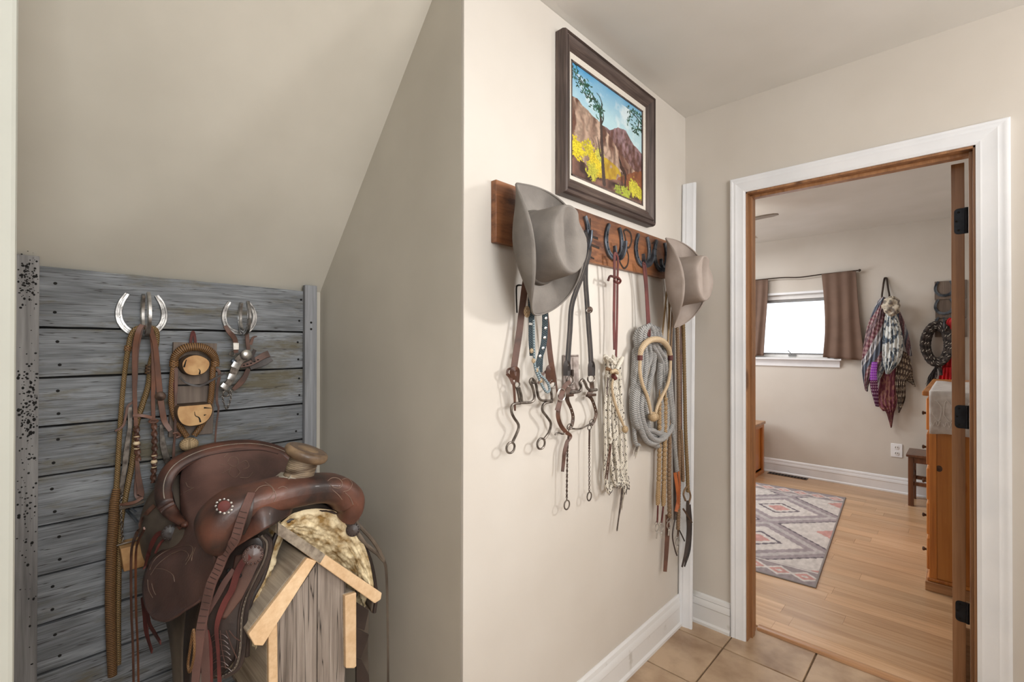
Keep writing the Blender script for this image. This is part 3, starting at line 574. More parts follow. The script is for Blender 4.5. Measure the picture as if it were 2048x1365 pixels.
# ---------------------------------------------------------------- rug
rc = [PZ(1692, 997, 0), PZ(1632, 1178, 0)]
ey = nrm(rc[0]-rc[1]); ex = A(-ey[1], ey[0], 0); RL = np.linalg.norm(rc[0]-rc[1]); RW = 1.35
nu, nv = 300, 420
U, V = np.meshgrid(np.linspace(0, 1, nu), np.linspace(0, 1, nv)); dU = U*RW; dV = V*RL
G = rc[1][None, None, :]+ex*dU[..., None]+ey*dV[..., None]; G[..., 2] = 0.006+0.0006*np.sin(dV*40)
cx = 0.40; per = RL*0.39; cy0 = 0.53
yy = (dV-cy0)/per; yy = yy-np.round(yy); ax = np.abs(dU-cx); ax2 = np.abs(((dU-cx)+0.40) % 0.8-0.40)
saw = np.abs(((dV*28) % 1)-0.5)*0.03
dd = ax2/0.40+np.abs(yy)/0.5+saw*2
col = np.zeros(U.shape+(3,)); cream = L3(206, 200, 196); mauve = L3(158, 148, 152); dk = L3(108, 100, 108); pk = L3(196, 150, 144); lt = L3(184, 178, 178)
def put(mask, c): col[mask] = c
put(dd > -1, cream); put(dd < 1.15, mauve); put(dd < 1.0, lt); put(dd < 0.86, mauve); put(dd < 0.70, cream); put(dd < 0.40, dk); put(dd < 0.33, cream); put(dd < 0.22, pk)
put((dd > 1.15) & (dd < 1.2), dk); put(dd > 1.75, pk); 
bd = (dV < 0.20) | (dV > RL-0.20)
put(bd, L3(150, 140, 142)); mot = (np.abs(((dU/0.13) % 1)-0.5)+np.abs((np.where(dV < 0.5, dV, RL-dV)-0.10)/0.11)); put(bd & (mot < 0.62), cream); put(bd & (mot < 0.42), pk); put(bd & (mot < 0.16), cream)
put(bd & ((np.abs(dV-0.19) < 0.008) | (np.abs(RL-dV-0.19) < 0.008)), cream)
nz = fbm(dU*60, dV*22, 3)[..., None]; col = col*(0.72+0.5*nz)
ed = (dU < 0.012) | (dV < 0.012) | (dV > RL-0.012); col[ed] = L3(140, 134, 132)
col = np.clip(col, 0, 1)
g = Geo().grid(G, th=-0.006, cols=col); g2 = g
tag(g.build('area_rug', 'vrug', angle=0), 'grey, cream and dusty pink diamond patterned rug on the bamboo floor', 'rug')

# ---------------------------------------------------------------- bedroom furniture
# dresser
dx0, dy0, dz1 = -0.135, 3.42, 1.075
ds = thing('dresser', 'orange pine dresser with knotty side panel behind the open door', 'dresser', (0.13, 4.0, 0))
Geo().box((dx0, dy0, 0.07), (0.36, dy0+1.2, dz1-0.025)).build('carcass', 'pine', ds, smooth=False, bevel=0.003)
Geo().box((dx0-0.03, dy0-0.02, dz1-0.025), (0.38, dy0+1.23, dz1)).build('top', 'pine', ds, smooth=False, bevel=0.006)
Geo().box((dx0-0.02, dy0-0.015, 0.0), (0.37, dy0+1.21, 0.05)).build('plinth', M['thresh'], ds, smooth=False, bevel=0.003)
Geo().box((dx0-0.012, dy0-0.008, 0.05), (0.365, dy0+1.205, 0.07)).build('plinth_moulding', 'pine', ds, smooth=False, bevel=0.006)
Geo().box((dx0-0.002, dy0-0.004, 0.07), (dx0+0.028, dy0, dz1-0.025)).build('corner_stile', 'pine', ds, smooth=False, bevel=0.001)
for r_ in range(5):
    z_ = 0.10+r_*0.19
    dw = Geo().box((dx0-0.015, dy0+0.03, z_), (dx0, dy0+1.17, z_+0.17)).build('drawer', 'pine', ds, bevel=0.004)
    for yk in (0.10, 1.0):
        Geo().lathe([(0.007, 0), (0.006, 0.008), (0.011, 0.014), (0.010, 0.020), (1e-6, 0.022)], (dx0-0.015, dy0+yk, z_+0.085), axis=(-1, 0, 0), seg=14).build('knob', 'rust', dw)
kx_, kz_ = PY(1878, 938, dy0)[0], PY(1878, 938, dy0)[2]; Geo().lathe([(.014, -.001), (.014, .0005), (.006, .0008), (1e-6, .0008)], (kx_, dy0, kz_), axis=(0, -1, 0), seg=18, sx=1, sy=1.2).build('knot', 'rust', ds)
# runner on the dresser
P0 = dz1+0.002
rg = np.array([[A(x_, y_+0.004*math.sin(x_*60), z_+0.003*math.sin(x_*40+k)) for x_ in np.linspace(dx0+0.0, 0.30, 40)] for k, (y_, z_) in enumerate([(dy0+0.9, P0), (dy0+0.6, P0), (dy0+0.3, P0+0.001), (dy0+0.1, P0), (dy0, P0+0.001), (dy0-0.022, P0-0.002), (dy0-0.028, P0-0.03), (dy0-0.024, P0-0.08), (dy0-0.026, P0-0.13), (dy0-0.022, P0-0.19), (dy0-0.024, P0-0.225)])])
rn = thing('table_runner', 'shiny white lace-trimmed runner hanging over the pine dresser end', 'runner', (0.1, dy0, dz1))
Geo().grid(rg, th=0.002).build('runner_cloth', 'paper', rn, angle=0)
g = Geo()
for k in range(9):
    cx_ = dx0+0.03+k*0.045; g.tube([A(cx_+0.018*math.cos(t), dy0-0.029-0.002*math.sin(t*3), P0-0.10-0.05*math.sin(t)+0.01*math.cos(3*t)) for t in np.linspace(0, 2*math.pi, 12)[:-1]], 0.0016, 5, 2, closed=True)
    g.tube([A(cx_-0.02+0.004*q, dy0-0.029, P0-0.17-0.014*math.sin(q*1.3)) for q in range(10)], 0.0014, 5, 2)
g.build('lace_pattern', 'lace', rn)
# dark wooden stool
sx0, sy0 = -0.335, 5.08; SZ = 0.425
sl = thing('wooden_stool', 'small dark brown wooden stool partly hidden by the dresser', 'stool', (sx0+0.17, sy0+0.15, 0))
Geo().box((sx0-0.012, sy0-0.012, SZ-0.022), (sx0+0.36, sy0+0.31, SZ)).build('seat', 'darkwood', sl, bevel=0.004)
for ax_, ay_ in ((0, 0), (0.31, 0), (0, 0.26), (0.31, 0.26)):
    Geo().box((sx0+ax_, sy0+ay_, 0), (sx0+ax_+0.036, sy0+ay_+0.036, SZ-0.022)).build('leg', 'darkwood', sl, bevel=0.003)
for lo, hi in (((sx0+0.036, sy0+0.01, 0.17), (sx0+0.31, sy0+0.028, 0.20)), ((sx0+0.036, sy0+0.27, 0.17), (sx0+0.31, sy0+0.288, 0.20)), ((sx0+0.01, sy0+0.036, 0.22), (sx0+0.028, sy0+0.26, 0.25))):
    Geo().box(lo, hi).build('stretcher', 'darkwood', sl, bevel=0.002)
Geo().box((sx0+0.03, sy0+0.006, SZ-0.07), (sx0+0.32, sy0+0.022, SZ-0.022)).build('apron', 'darkwood', sl, bevel=0.002)
# pine bench/cabinet on the left
p = PZ(1528, 946, 0); q = PY(1531, 843, p[1])
cb = thing('pine_cabinet', 'open-sided orange pine cabinet at the left edge of the doorway view', 'cabinet', (p[0]-0.3, p[1]-0.1, 0))
cz = q[2]; X1 = p[0]; Y1 = p[1]+0.02; Y0 = Y1-0.46
Geo().box((X1-0.6, Y0-0.01, cz-0.028), (X1+0.012, Y1, cz)).build('top', M['thresh'], cb, bevel=0.005)
Geo().box((X1-0.02, Y1-0.06, 0), (X1, Y1-0.01, cz-0.028)).build('post', 'pine', cb, bevel=0.003)
Geo().box((X1-0.02, Y0, 0), (X1, Y0+0.045, cz-0.028)).build('post', 'pine', cb, bevel=0.003)
Geo().box((X1-0.02, Y0+0.045, 0.0), (X1, Y1-0.06, 0.035)).build('bottom_rail', 'pine', cb, bevel=0.003)
Geo().box((X1-0.02, Y0+0.045, cz-0.06), (X1, Y1-0.06, cz-0.028)).build('top_rail', 'pine', cb, bevel=0.003)
Geo().box((X1-0.035, Y0+0.03, 0.02), (X1-0.022, Y1-0.03, cz-0.03)).build('inner_panel', 'pine', cb, smooth=False)
Geo().box((X1-0.58, Y0+0.02, 0.03), (X1-0.022, Y1-0.02, 0.05)).build('shelf', 'pine', cb, smooth=False)
Geo().box((X1-0.6, Y0, 0), (X1-0.58, Y1-0.01, cz-0.028)).build('side_panel', 'pine', cb, smooth=False)

# ---------------------------------------------------------------- horseshoes
def shoe(g, c, u, v, n, s=1.0, web=0.021, th=0.009, groove=True):
    """U-shaped shoe: u across, v up (open end), n out of its face"""
    c, u, v, n = A(*c), nrm(A(*u)), nrm(A(*v)), nrm(A(*n))
    base = [(-.036, .062), (-.050, .035), (-.056, .005), (-.051, -.025), (-.032, -.050), (0, -.060), (.032, -.050), (.051, -.025), (.056, .005), (.050, .035), (.036, .062)]
    P = crom([A(a*s, b*s, 0) for a, b in base], 4); m = len(P); vs = []; W = [web*s*(0.62+0.38*math.sin(math.pi*min(1, max(0, i/(m-1))))**0.5) for i in range(m)]
    prof = [(-1, -1), (1, -1), (1, .6), (.85, 1), (.25, 1), (.15, .45), (-.25, .45), (-.35, 1), (-.85, 1), (-1, .6)]
    for i in range(m):
        t = nrm(P[min(i+1, m-1)]-P[max(i-1, 0)]); sd = A(-t[1], t[0], 0); endf = i < 3 or i > m-4
        for a, b in prof:
            if endf and b == .45: b = .95
            q = P[i]+sd*a*W[i]/2; vs.append(c+u*q[0]+v*q[1]+n*(b*th/2))
    k = len(prof); fs = [(i*k+j, i*k+(j+1) % k, (i+1)*k+(j+1) % k, (i+1)*k+j) for i in range(m-1) for j in range(k)]
    fs += [tuple(range(k-1, -1, -1)), tuple((m-1)*k+j for j in range(k))]
    return g.add(vs, fs)
def nails(parent, c, u, v, n, s=1.0, th=0.009, mat='hole'):
    for a, b in ((-.050, .02), (-.053, -.008), (-.044, -.034), (.050, .02), (.053, -.008), (.044, -.034)):
        Geo().box(A(0, 0, 0)-0.002, A(0, 0, 0)+0.002, None).v
        q = A(*c)+nrm(A(*u))*a*s+nrm(A(*v))*b*s+nrm(A(*n))*(th/2-0.001)
        Geo().lathe([(0.003*s, 0), (0.0026*s, 0.0015), (1e-6, 0.0018)], q, axis=n, seg=6).build('nail_head', mat, parent)

# ================================================================ TACK WALL
# framed painting
fx = TW+0.042
ol, orr = PX(1128, 200, fx)[1], PX(1311, 300, fx)[1]
zt = (PX(1128, 51, fx)[2]+PX(1312, 197, fx)[2])/2; zb = (PX(1116, 386, TW+0.02)[2]+PX(1311, 452, fx)[2])/2
oy0 = PX(1114.5, 200, TW+0.004)[1]; oy0 = (oy0+ol)/2
pt = thing('framed_painting', 'dark wood framed desert mountain painting hanging above the hat rail', 'painting', (TW, (oy0+orr)/2, zb))
fyl, fyr = PX(1138.3, 230, TW+0.018)[1], PX(1291.5, 320, TW+0.018)[1]
fzt = (PX(1138.3, 103.5, TW+0.018)[2]+PX(1292.3, 213.6, TW+0.018)[2])/2; fzb = (PX(1138.3, 353.8, TW+0.018)[2]+PX(1290.4, 422.4, TW+0.018)[2])/2
FP = [(0, 0), (0, 0.030), (0.06, 0.040), (0.16, 0.044), (0.22, 0.036), (0.30, 0.034), (0.36, 0.040), (0.50, 0.036), (0.62, 0.030), (0.74, 0.024), (0.80, 0.027), (0.90, 0.022), (1.0, 0.014), (1.0, 0.0)]
def member(o0, i0, o1, i1, mat):
    n = len(FP); vs = []
    for o_, i_ in ((o0, i0), (o1, i1)):
        for t, d in FP: vs.append(A(TW+0.002+d, o_[0]+(i_[0]-o_[0])*t, o_[1]+(i_[1]-o_[1])*t))
    Geo().add(vs, [(j, j+1, n+j+1, n+j) for j in range(n-1)]+[(n-1, 0, n, 2*n-1), tuple(range(n)), tuple(range(2*n-1, n-1, -1))]).build('frame_side', mat, pt, angle=18)
member((oy0, zb), (fyl, fzb), (oy0, zt), (fyl, fzt), 'frame'); member((orr, zb), (fyr, fzb), (orr, zt), (fyr, fzt), 'frame')
member((oy0, zb), (fyl, fzb), (orr, zb), (fyr, fzb), 'frameh'); member((oy0, zt), (fyl, fzt), (orr, zt), (fyr, fzt), 'frameh')
cyl, cyr = PX(1141.5, 230, TW+0.012)[1]+0.003, PX(1284.5, 320, TW+0.012)[1]
czt = (PX(1141.5, 120.2, TW+0.012)[2]+PX(1284.9, 223.3, TW+0.012)[2])/2; czb = (PX(1140.9, 347.3, TW+0.012)[2]+PX(1283.3, 411.8, TW+0.012)[2])/2
def liner(lo0, lo1, zi0, zi1):
    for a0, b0, a1, b1 in (((fyl, fzb), (cyl, czb), (fyl, fzt), (cyl, czt)), ((fyr, fzb), (cyr, czb), (fyr, fzt), (cyr, czt)), ((fyl, fzb), (cyl, czb), (fyr, fzb), (cyr, czb)), ((fyl, fzt), (cyl, czt), (fyr, fzt), (cyr, czt))):
        x_ = TW+0.017; pts = [A(x_, *a0), A(x_-0.004, *b0), A(x_-0.004, *b1), A(x_, *a1)]; Geo().prism(pts, (-0.006, 0, 0)).build('liner', 'liner', pt, smooth=False)
liner(0, 0, 0, 0)
nu, nv = 300, 360
U, V = np.meshgrid(np.linspace(0, 1, nu), np.linspace(0, 1, nv))
n1 = fbm(U*8, V*8, 11); n2 = fbm(U*30, V*14, 12); n3 = fbm(U*50, V*50, 13)
def mixc(a, b, t): t = np.clip(t, 0, 1)[..., None]; return a*(1-t)+b*t
col = mixc(L3(176, 208, 216)*np.ones(U.shape+(3,)), L3(38, 140, 196), (V-0.58)*2.0-0.3*U+0.35*(n1-0.5)); col = mixc(col, L3(214, 226, 228), np.clip((n1-0.5)*4, 0, 0.8)*(V < 0.93))
ridge = np.abs(np.sin((U*9+V*5+n1*5)*2.2))
def region(pts):
    return V < np.interp(U, [p[0] for p in pts], [p[1] for p in pts])+0.012*(n2-0.5)*2
mt = region([(0, .60), (.5, .60), (.55, .63), (.62, .675), (.74, .69), (.85, .60), (1, .55)])
col[mt] = (0.72+0.4*ridge[..., None])[mt]*mixc(L3(92, 60, 52)*np.ones_like(col), L3(160, 132, 138), (V-0.35)*2.2+(n2-0.5)*2)[mt]
cl = region([(0, .70), (.08, .71), (.12, .68), (.3, .63), (.42, .60), (.55, .50), (.75, .38), (1, .27)])
col[cl] = (0.7+0.45*ridge[..., None])[cl]*mixc(L3(96, 64, 52)*np.ones_like(col), L3(196, 170, 150), (vnoise(U*26+n1*4, V*4, 21)-0.25)*1.3)[cl]
md = (V < np.interp(U, [0, .35, .45, .6, .8, 1], [.30, .28, .31, .27, .16, .1])+.06*(n1-.5)) & (U > .3); gm = mixc(L3(140, 100, 36)*np.ones_like(col), L3(196, 168, 44), n2*1.3-0.2); col[md & (n1 > 0.36)] = gm[md & (n1 > 0.36)]
rd = region([(.50, 0), (.62, .17), (.75, .25), (.9, .33), (1, .36)]) & (U > .52); col[rd] = mixc(L3(96, 52, 30)*np.ones_like(col), L3(150, 92, 60), n2)[rd]
gr = region([(0, .24), (.08, .22), (.2, .14), (.26, .05), (.32, .08), (.5, .12), (.66, .16), (.78, .10), (1, .18)]); col[gr] = mixc(L3(50, 30, 26)*np.ones_like(col), L3(136, 98, 84), (vnoise(U*14, V*22, 31)-0.2)*1.4)[gr]
for (bu, bv, br, bc) in ((.07, .26, .085, (226, 204, 40)), (.22, .30, .07, (206, 190, 50)), (.30, .20, .10, (220, 196, 44)), (.26, .12, .07, (190, 184, 60)), (.36, .30, .05, (196, 190, 80)), (.86, .14, .085, (206, 196, 60)), (.96, .10, .05, (206, 196, 60)), (.74, .05, .07, (170, 178, 60)), (.62, .05, .05, (150, 160, 60))):
    d = np.sqrt(((U-bu)/br)**2+((V-bv)/(br*1.1))**2)+(n3-0.5)*1.6; mk = d < 0.95; col[mk] = (L3(*bc)*(0.22+1.25*fbm(U*90, V*110, 17)[..., None]))[mk]
def stroke(pts, w0, w1, c):
    P = crom([A(a, b, 0) for a, b in pts], 14)
    for i, p in enumerate(P):
        r_ = w0+(w1-w0)*i/(len(P)-1); mk = ((U-p[0])/1.0)**2+((V-p[1])/1.0)**2 < r_*r_; col[mk] = L3(*c)
stroke([(.42, .05), (.40, .25), (.385, .5), (.37, .68), (.35, .74)], .024, .012, (64, 50, 46)); stroke([(.37, .3), (.34, .42), (.33, .46)], .010, .004, (64, 50, 46))
for s_ in ([(.36, .72), (.30, .80), (.20, .86), (.08, .90), (.02, .93)], [(.36, .72), (.39, .79), (.36, .85), (.32, .87)], [(.38, .60), (.41, .68), (.38, .80)], [(.30, .80), (.22, .78), (.12, .80)], [(1, .86), (.90, .90), (.80, .93)], [(1, .80), (.92, .78), (.84, .72)], [(.95, .88), (.93, .80), (.90, .74)]): stroke(s_, .009, .004, (48, 44, 38))
rs = np.random.RandomState(4)
for k in range(230):
    if k < 140: t = rs.rand(); bu = .02+.36*t+rs.randn()*.03; bv = .93-.22*t+rs.randn()*.04
    else: bu = .76+rs.rand()*.24; bv = .72+rs.rand()*.24+0.0; 
    an_ = rs.rand()*3.14; d1 = (U-bu)*math.cos(an_)+(V-bv)*math.sin(an_); d2 = -(U-bu)*math.sin(an_)+(V-bv)*math.cos(an_); mk = (d1/.017)**2+(d2/.006)**2 < 1; col[mk] = L3(*((26, 66, 50) if rs.rand() < .6 else (40, 92, 66)))
stroke([(.640, .36), (.655, .33), (.67, .29)], .010, .018, (44, 24, 18)); stroke([(.67, .29), (.70, .27), (.725, .24)], .026, .022, (56, 32, 24))
for u_ in (.668, .690, .722, .735): stroke([(u_, .24), (u_, .16), (u_-.004, .11)], .008, .005, (48, 28, 22))
stroke([(.635, .37), (.632, .40)], .006, .003, (48, 28, 22)); stroke([(.738, .25), (.748, .19)], .005, .004, (48, 28, 22))
G = np.zeros(U.shape+(3,)); G[..., 0] = TW+0.010; G[..., 1] = cyl+(cyr-cyl)*U; G[..., 2] = czb+(czt-czb)*V
G[..., 0] += 0.0008*n3
Geo().grid(G, cols=np.clip(col, 0, 1)).build('canvas', 'vpaint', pt, angle=0)
g = Geo()
for a_, b_ in (((cyl, czb), (cyl, czt)), ((cyr, czb), (cyr, czt)), ((cyl, czb), (cyr, czb)), ((cyl, czt), (cyr, czt))):
    g.box(A(TW+0.008, min(a_[0], b_[0])-0.003, min(a_[1], b_[1])-0.003), A(TW+0.0145, max(a_[0], b_[0])+0.003, max(a_[1], b_[1])+0.003))
g.build('inner_lip', 'frame', pt, smooth=False)
Geo().box((TW, fyl-0.01, fzb-0.01), (TW+0.006, fyr+0.01, fzt+0.01)).build('backing', 'frame', pt, smooth=False)

# hat rail
RXF = TW+0.021; ry0 = PX(992, 420, RXF)[1]; ry1 = 2.02; rz0, rz1 = 1.618, 1.802
rl = thing('hat_rail', 'stained brown wooden board with dark burned brands and horseshoe hooks', 'hat rail', (TW, (ry0+ry1)/2, rz0))
ra = [(RXF, ry0, PX(992.4, 358.7, RXF)[2]), (RXF, ry1, PX(1320, 477, RXF)[2])]; rb = [(RXF, ry0, PX(989, 483.2, RXF)[2]), (RXF, ry1, PX(1322, 555.5, RXF)[2])]
Geo().prism([A(*ra[0]), A(*ra[1]), A(*rb[1]), A(*rb[0])], (-0.021, 0, 0)).build('board', 'rail', rl, bevel=0.002)
def mark(pts, w=0.006): Geo().strap([PX(a_, b_, RXF+0.0006) for a_, b_ in pts], w, 0.0016, nv=(1, 0, .001)).build('brand_mark', 'char', rl)
mark([(1180.5, 437), (1180.5, 465)]); mark([(1181, 472.5), (1196, 477.5)], 0.009); mark([(1181, 489.5), (1198.5, 496.5)], 0.009); mark([(1177, 470), (1175, 490), (1180, 512), (1188, 518)], 0.006)
mark([(1247, 462), (1251, 478), (1254, 500), (1257, 514), (1255, 530), (1248, 537), (1241, 527), (1239.5, 521)], 0.008)
mark([(1247, 462), (1253, 459.5), (1261, 467), (1263, 482), (1259, 494), (1254, 496)], 0.009)
mark([(1304, 487), (1309, 485), (1312, 492), (1308, 497)], 0.006)
HK = {}
def rail_hook(y_, zc=1.716, s=1.0):
    h = Geo(); shoe(h, (RXF+0.005, y_, zc), (0, 1, 0), (0, 0, 1), (1, 0, 0), s); o = h.build('horseshoe', 'iron', rl, angle=30); nails(o, (RXF+0.005, y_, zc), (0, 1, 0), (0, 0, 1), (1, 0, 0), s)
    b_ = zc-0.063; Geo().strap([A(TW+o_, y_+.004, z_) for o_, z_ in ((.026, b_+.050), (.028, b_+.022), (.034, b_+.006), (.046, b_), (.058, b_+.008), (.068, b_+.030), (.073, b_+.062))], [.012, .016, .018, .018, .016, .012], .009, nv=(0, 1, 0)).build('horseshoe_arm', 'iron', rl, angle=30)
for y_ in (1.10, 1.345, 1.573, 1.795, 1.955): rail_hook(y_, 1.716-(y_-1.573)*0.0)

# light switch plate behind the black bridle
sp = thing('switch_plate', 'small grey etched plate on the wall behind the black headstall', 'switch plate', T(1141, 785, 0))
a = T(1125.5, 745, 0.003); b = T(1156.5, 745, 0.003); zt_, zb_ = T(1141, 710, 0.003)[2], T(1141, 783, 0.003)[2]
Geo().box((TW, a[1], zb_), (TW+0.006, b[1], zt_)).build('plate', 'plate', sp, bevel=0.002)
Geo().box((TW+0.006, (a[1]+b[1])/2-0.005, (zt_+zb_)/2-0.012), (TW+0.014, (a[1]+b[1])/2+0.005, (zt_+zb_)/2+0.012)).build('toggle', 'char', sp, bevel=0.002)
g = Geo()
for q in range(3): g.box((TW+0.006, a[1]+0.012+q*0.02, zb_+0.01), (TW+0.0072, a[1]+0.0135+q*0.02, zt_-0.01))
g.box((TW+0.006, a[1]+0.005, zb_+0.004), (TW+0.0072, b[1]-0.005, zb_+0.006)); g.box((TW+0.006, a[1]+0.005, zt_-0.006), (TW+0.0072, b[1]-0.005, zt_-0.004)); g.build('etched_line', 'rust', sp, smooth=False)

# hats
def hat(name, label, c, W, L, S, mf, mb, sc=1.0, rs_=0.146, rl_=0.19, ch=0.130):
    c, W = A(*c), nrm(A(*W)); L = nrm(A(*L)-W*np.dot(A(*L), W)); S = np.cross(W, L)*(1 if np.dot(np.cross(W, L), A(*S)) > 0 else -1)
    h = thing(name, label, 'hat', c); a_s, a_l = 0.085, 0.103; nf = 64
    TR = lambda s, l, w_: c+(S*s+L*l+W*w_)*sc
    rows = []
    Q = list(np.linspace(0, 0.82, 9))+[0.88, 0.93, 0.965, 0.99]+[1+t for t in (0.0, .05, .12, .2, .3, .42, .55, .7, .85, 1.0)]
    for q in Q:
        row = []
        for k in range(nf):
            f = 2*math.pi*k/nf; cs, sn = math.cos(f), math.sin(f)
            if q <= 1: e = (max(0, (q-0.8)/0.2))**2; scl = 1-0.10*q-0.09*e; hh = ch*(q if q < 0.8 else 0.8+0.2*math.sin((q-0.8)/0.2*math.pi/2))
            else: scl = 0.81*(2-q); hh = ch
            s_, l_ = cs*a_s*scl, sn*a_l*scl
            tw_ = max(0.0, min(1.0, (q-0.35)/0.6)); hh *= 1+0.06*(l_/a_l)*tw_
            cen = math.exp(-(s_/0.019)**2)*max(0, 1-(abs(l_-0.0)/0.088)**3)
            pin = math.exp(-((abs(s_)-0.056)/0.020)**2-((l_-0.040)/0.036)**2)
            hh -= tw_*(0.032*cen*(1 if q > 0.8 else 0.4)+0.010*pin*(1 if q > .8 else 0.6)); s_ *= 1-0.15*pin*tw_
            row.append(TR(s_, l_, hh))
        rows.append(row)
    Geo().grid(rows, closed_v=True, th=0.0).build('crown', mf, h, angle=0)
    rows = []
    def bp(f, t):
        cs, sn = math.cos(f), math.sin(f); sd = abs(cs)**1.6
        R_s = a_s+(rs_-a_s)*t; R_l = a_l+(rl_-a_l)*t
        cur = sd*0.088*t**1.7; R_s2 = R_s*(1-0.27*sd*t**2)
        dip = -0.020*(abs(sn)**3)*t**1.5
        return TR(cs*R_s2, sn*R_l, cur+dip)
    for t in np.linspace(0, 1, 16): rows.append([bp(2*math.pi*k/96, t) for k in range(96)])
    G_ = np.array(rows); Geo().grid(G_, th=0.0035, closed_v=True).build('brim', mf, h, angle=0)
    Geo().tube([bp(2*math.pi*k/96, 1.0)-W*0.0017 for k in range(96)], 0.0030, 6, 1, closed=True, smooth=False).build('brim_edge', mf, h, angle=0)
    rows = []
    for hh, o_ in ((0.001, 1.03), (0.003, 1.05), (0.014, 1.045), (0.018, 1.035), (0.019, 1.0)):
        rows.append([TR(math.cos(2*math.pi*k/64)*a_s*o_*(1-0.08*hh/ch), math.sin(2*math.pi*k/64)*a_l*o_*(1-0.08*hh/ch), hh) for k in range(64)])
    b_ = Geo().grid(rows, closed_v=True).build('hat_band', mb, h, angle=0)
    return h
hat('cowboy_hat', 'large grey felt cowboy hat with creased crown on the left end of the rail', T(1072, 497, 0.098), (1, -0.02, 0.06), (-0.16, -0.12, 1), (0, -1, 0), 'felt', 'hband', 1.0)
hat('cowboy_hat', 'pale taupe felt cowboy hat at the right end of the rail by the corner', T(1352, 565, 0.105), (1, -0.04, 0.04), (-0.10, -0.10, 1), (0, -1, 0), 'felt2', 'hband2', 1.0)

def ringpx(g, px, py, rx, ry, off, tr, nv=(1, 0, 0)):
    c = T(px, py, off); e = T(px+rx, py, off); u = T(px, py-ry, off); g.ring(c, 1.0, tr, nv, sx=np.linalg.norm(e-c), sy=np.linalg.norm(u-c))
def TT(pts, off=0.02):
    o = []
    for p_ in pts: o.append(T(p_[0], p_[1], p_[2] if len(p_) > 2 else off))
    return o
# T1: brown bridle with long-shanked curb bit
b1 = thing('bridle', 'brown leather bridle with open S-shanked curb bit, below the large grey hat', 'bridle', T(1065, 600, 0.02))
Geo().strap(TT([(1066, 500, .045), (1052, 560, .04), (1044, 620, .03), (1038, 670, .03), (1030, 722, .032), (1026, 752, .034)]), 0.017, 0.004).build('cheek_strap', 'leather_brown', b1)
Geo().strap(TT([(1075, 500, .04), (1088, 600, .03), (1096, 670, .028), (1101, 715, .03), (1108, 760, .03)]), 0.015, 0.004).build('cheek_strap', 'leather_brown', b1)
Geo().strap(TT([(1028, 760, .034), (1024, 745, .04), (1029, 738, .045), (1035, 742, .042), (1034, 765, .036)]), 0.012, 0.003).build('keeper', 'leather_brown', b1)
Geo().strap(TT([(1014, 748, .03), (1016, 740, .03), (1024, 737, .03)]+[(1030, 740, .034)]), 0.006, 0.0025).build('keeper', 'leather_brown', b1)
Geo().strap(TT([(1026, 768, .036), (1020, 755, .03), (1014, 748, .03)]), 0.008, 0.0025).build('keeper', 'leather_brown', b1)
Geo().strap(TT([(1027, 765, .036), (1029, 790, .034), (1030, 822, .03)]), [0.008, 0.005], 0.003).build('tie_end', 'leather_brown', b1)
Geo().strap(TT([(1098, 768, .03), (1096, 745, .036), (1099, 735, .04), (1103, 742, .04), (1106, 765, .034)]), 0.014, 0.003).build('keeper', 'leather_brown', b1)
Geo().strap(TT([(1076, 768, .02), (1084, 752, .024), (1094, 741, .03)]), 0.006, 0.0025).build('tie_end', 'leather_brown', b1)
Geo().strap(TT([(1108, 742, .034), (1112, 765, .034), (1115, 790, .034), (1120, 806, .03)]), 0.005, 0.0025).build('tie_end', 'leather_brown', b1)
bit = Geo()
for a_ in ([(1034, 777), (1037, 790), (1040, 806)], [(1038, 776), (1042, 790), (1044, 804)], [(1041, 807), (1030, 808), (1024, 812), (1023, 824), (1028, 836), (1036, 848), (1037, 857), (1033, 868), (1025, 885)],
           [(1039, 806), (1052, 806), (1064, 804), (1069, 795), (1065, 775), (1060, 764), (1064, 758), (1070, 764)], [(1063, 766), (1071, 767), (1074, 782), (1077, 795), (1083, 801), (1094, 802), (1103, 802)],
           [(1101, 778), (1103, 790), (1104, 803)], [(1104, 804), (1093, 806), (1086, 811), (1085, 822), (1093, 833), (1101, 845), (1101, 855), (1097, 867), (1088, 879)]):
    bit.tube(TT(a_, .034), 0.0042, 8, 5)
ringpx(bit, 1034, 770, 5, 6.5, .034, .0025); ringpx(bit, 1104, 769, 6, 8, .034, .0025); ringpx(bit, 1021, 896, 8, 10.5, .034, .0034); ringpx(bit, 1082, 888, 7.5, 10.5, .034, .0034)
bit.build('curb_bit', 'bitmetal', b1)
# T2: navy woven headstall
b2 = thing('headstall', 'navy and teal woven headstall with silver dots, hanging under the large hat', 'headstall', T(1075, 640, 0.04))
Geo().strap(TT([(1066, 520, .05), (1063, 590, .045), (1063, 630, .045), (1062, 680, .045), (1063, 712, .042)]), [0.018, 0.018, 0.014, 0.010], 0.005).build('woven_strap', 'navy', b2)
Geo().strap(TT([(1085, 520, .05), (1089, 600, .045), (1090, 650, .045), (1087, 690, .046), (1078, 720, .046), (1073, 735, .044)]), [0.018, 0.016, 0.016, 0.010], 0.005).build('woven_strap', 'navy', b2)
Geo().tube(TT([(1067, 640, .052), (1068, 700, .05), (1070, 735, .05), (1078, 757, .05), (1086, 775, .05), (1094, 785, .05), (1099, 780, .05), (1096, 768, .05), (1088, 757, .05), (1080, 750, .048), (1074, 735, .046)]), 0.0042, 8).build('looped_cord', 'navylight', b2)
Geo().strap(TT([(1083, 700, .05), (1083, 720, .05), (1081, 745, .05)]), [0.012, 0.008, 0.010], 0.004).build('tail', 'navy', b2)
Geo().ball(T(1054, 624, .045), 0.012, (0.6, 1, 1.5)).build('rawhide_button', 'rawhide', b2)
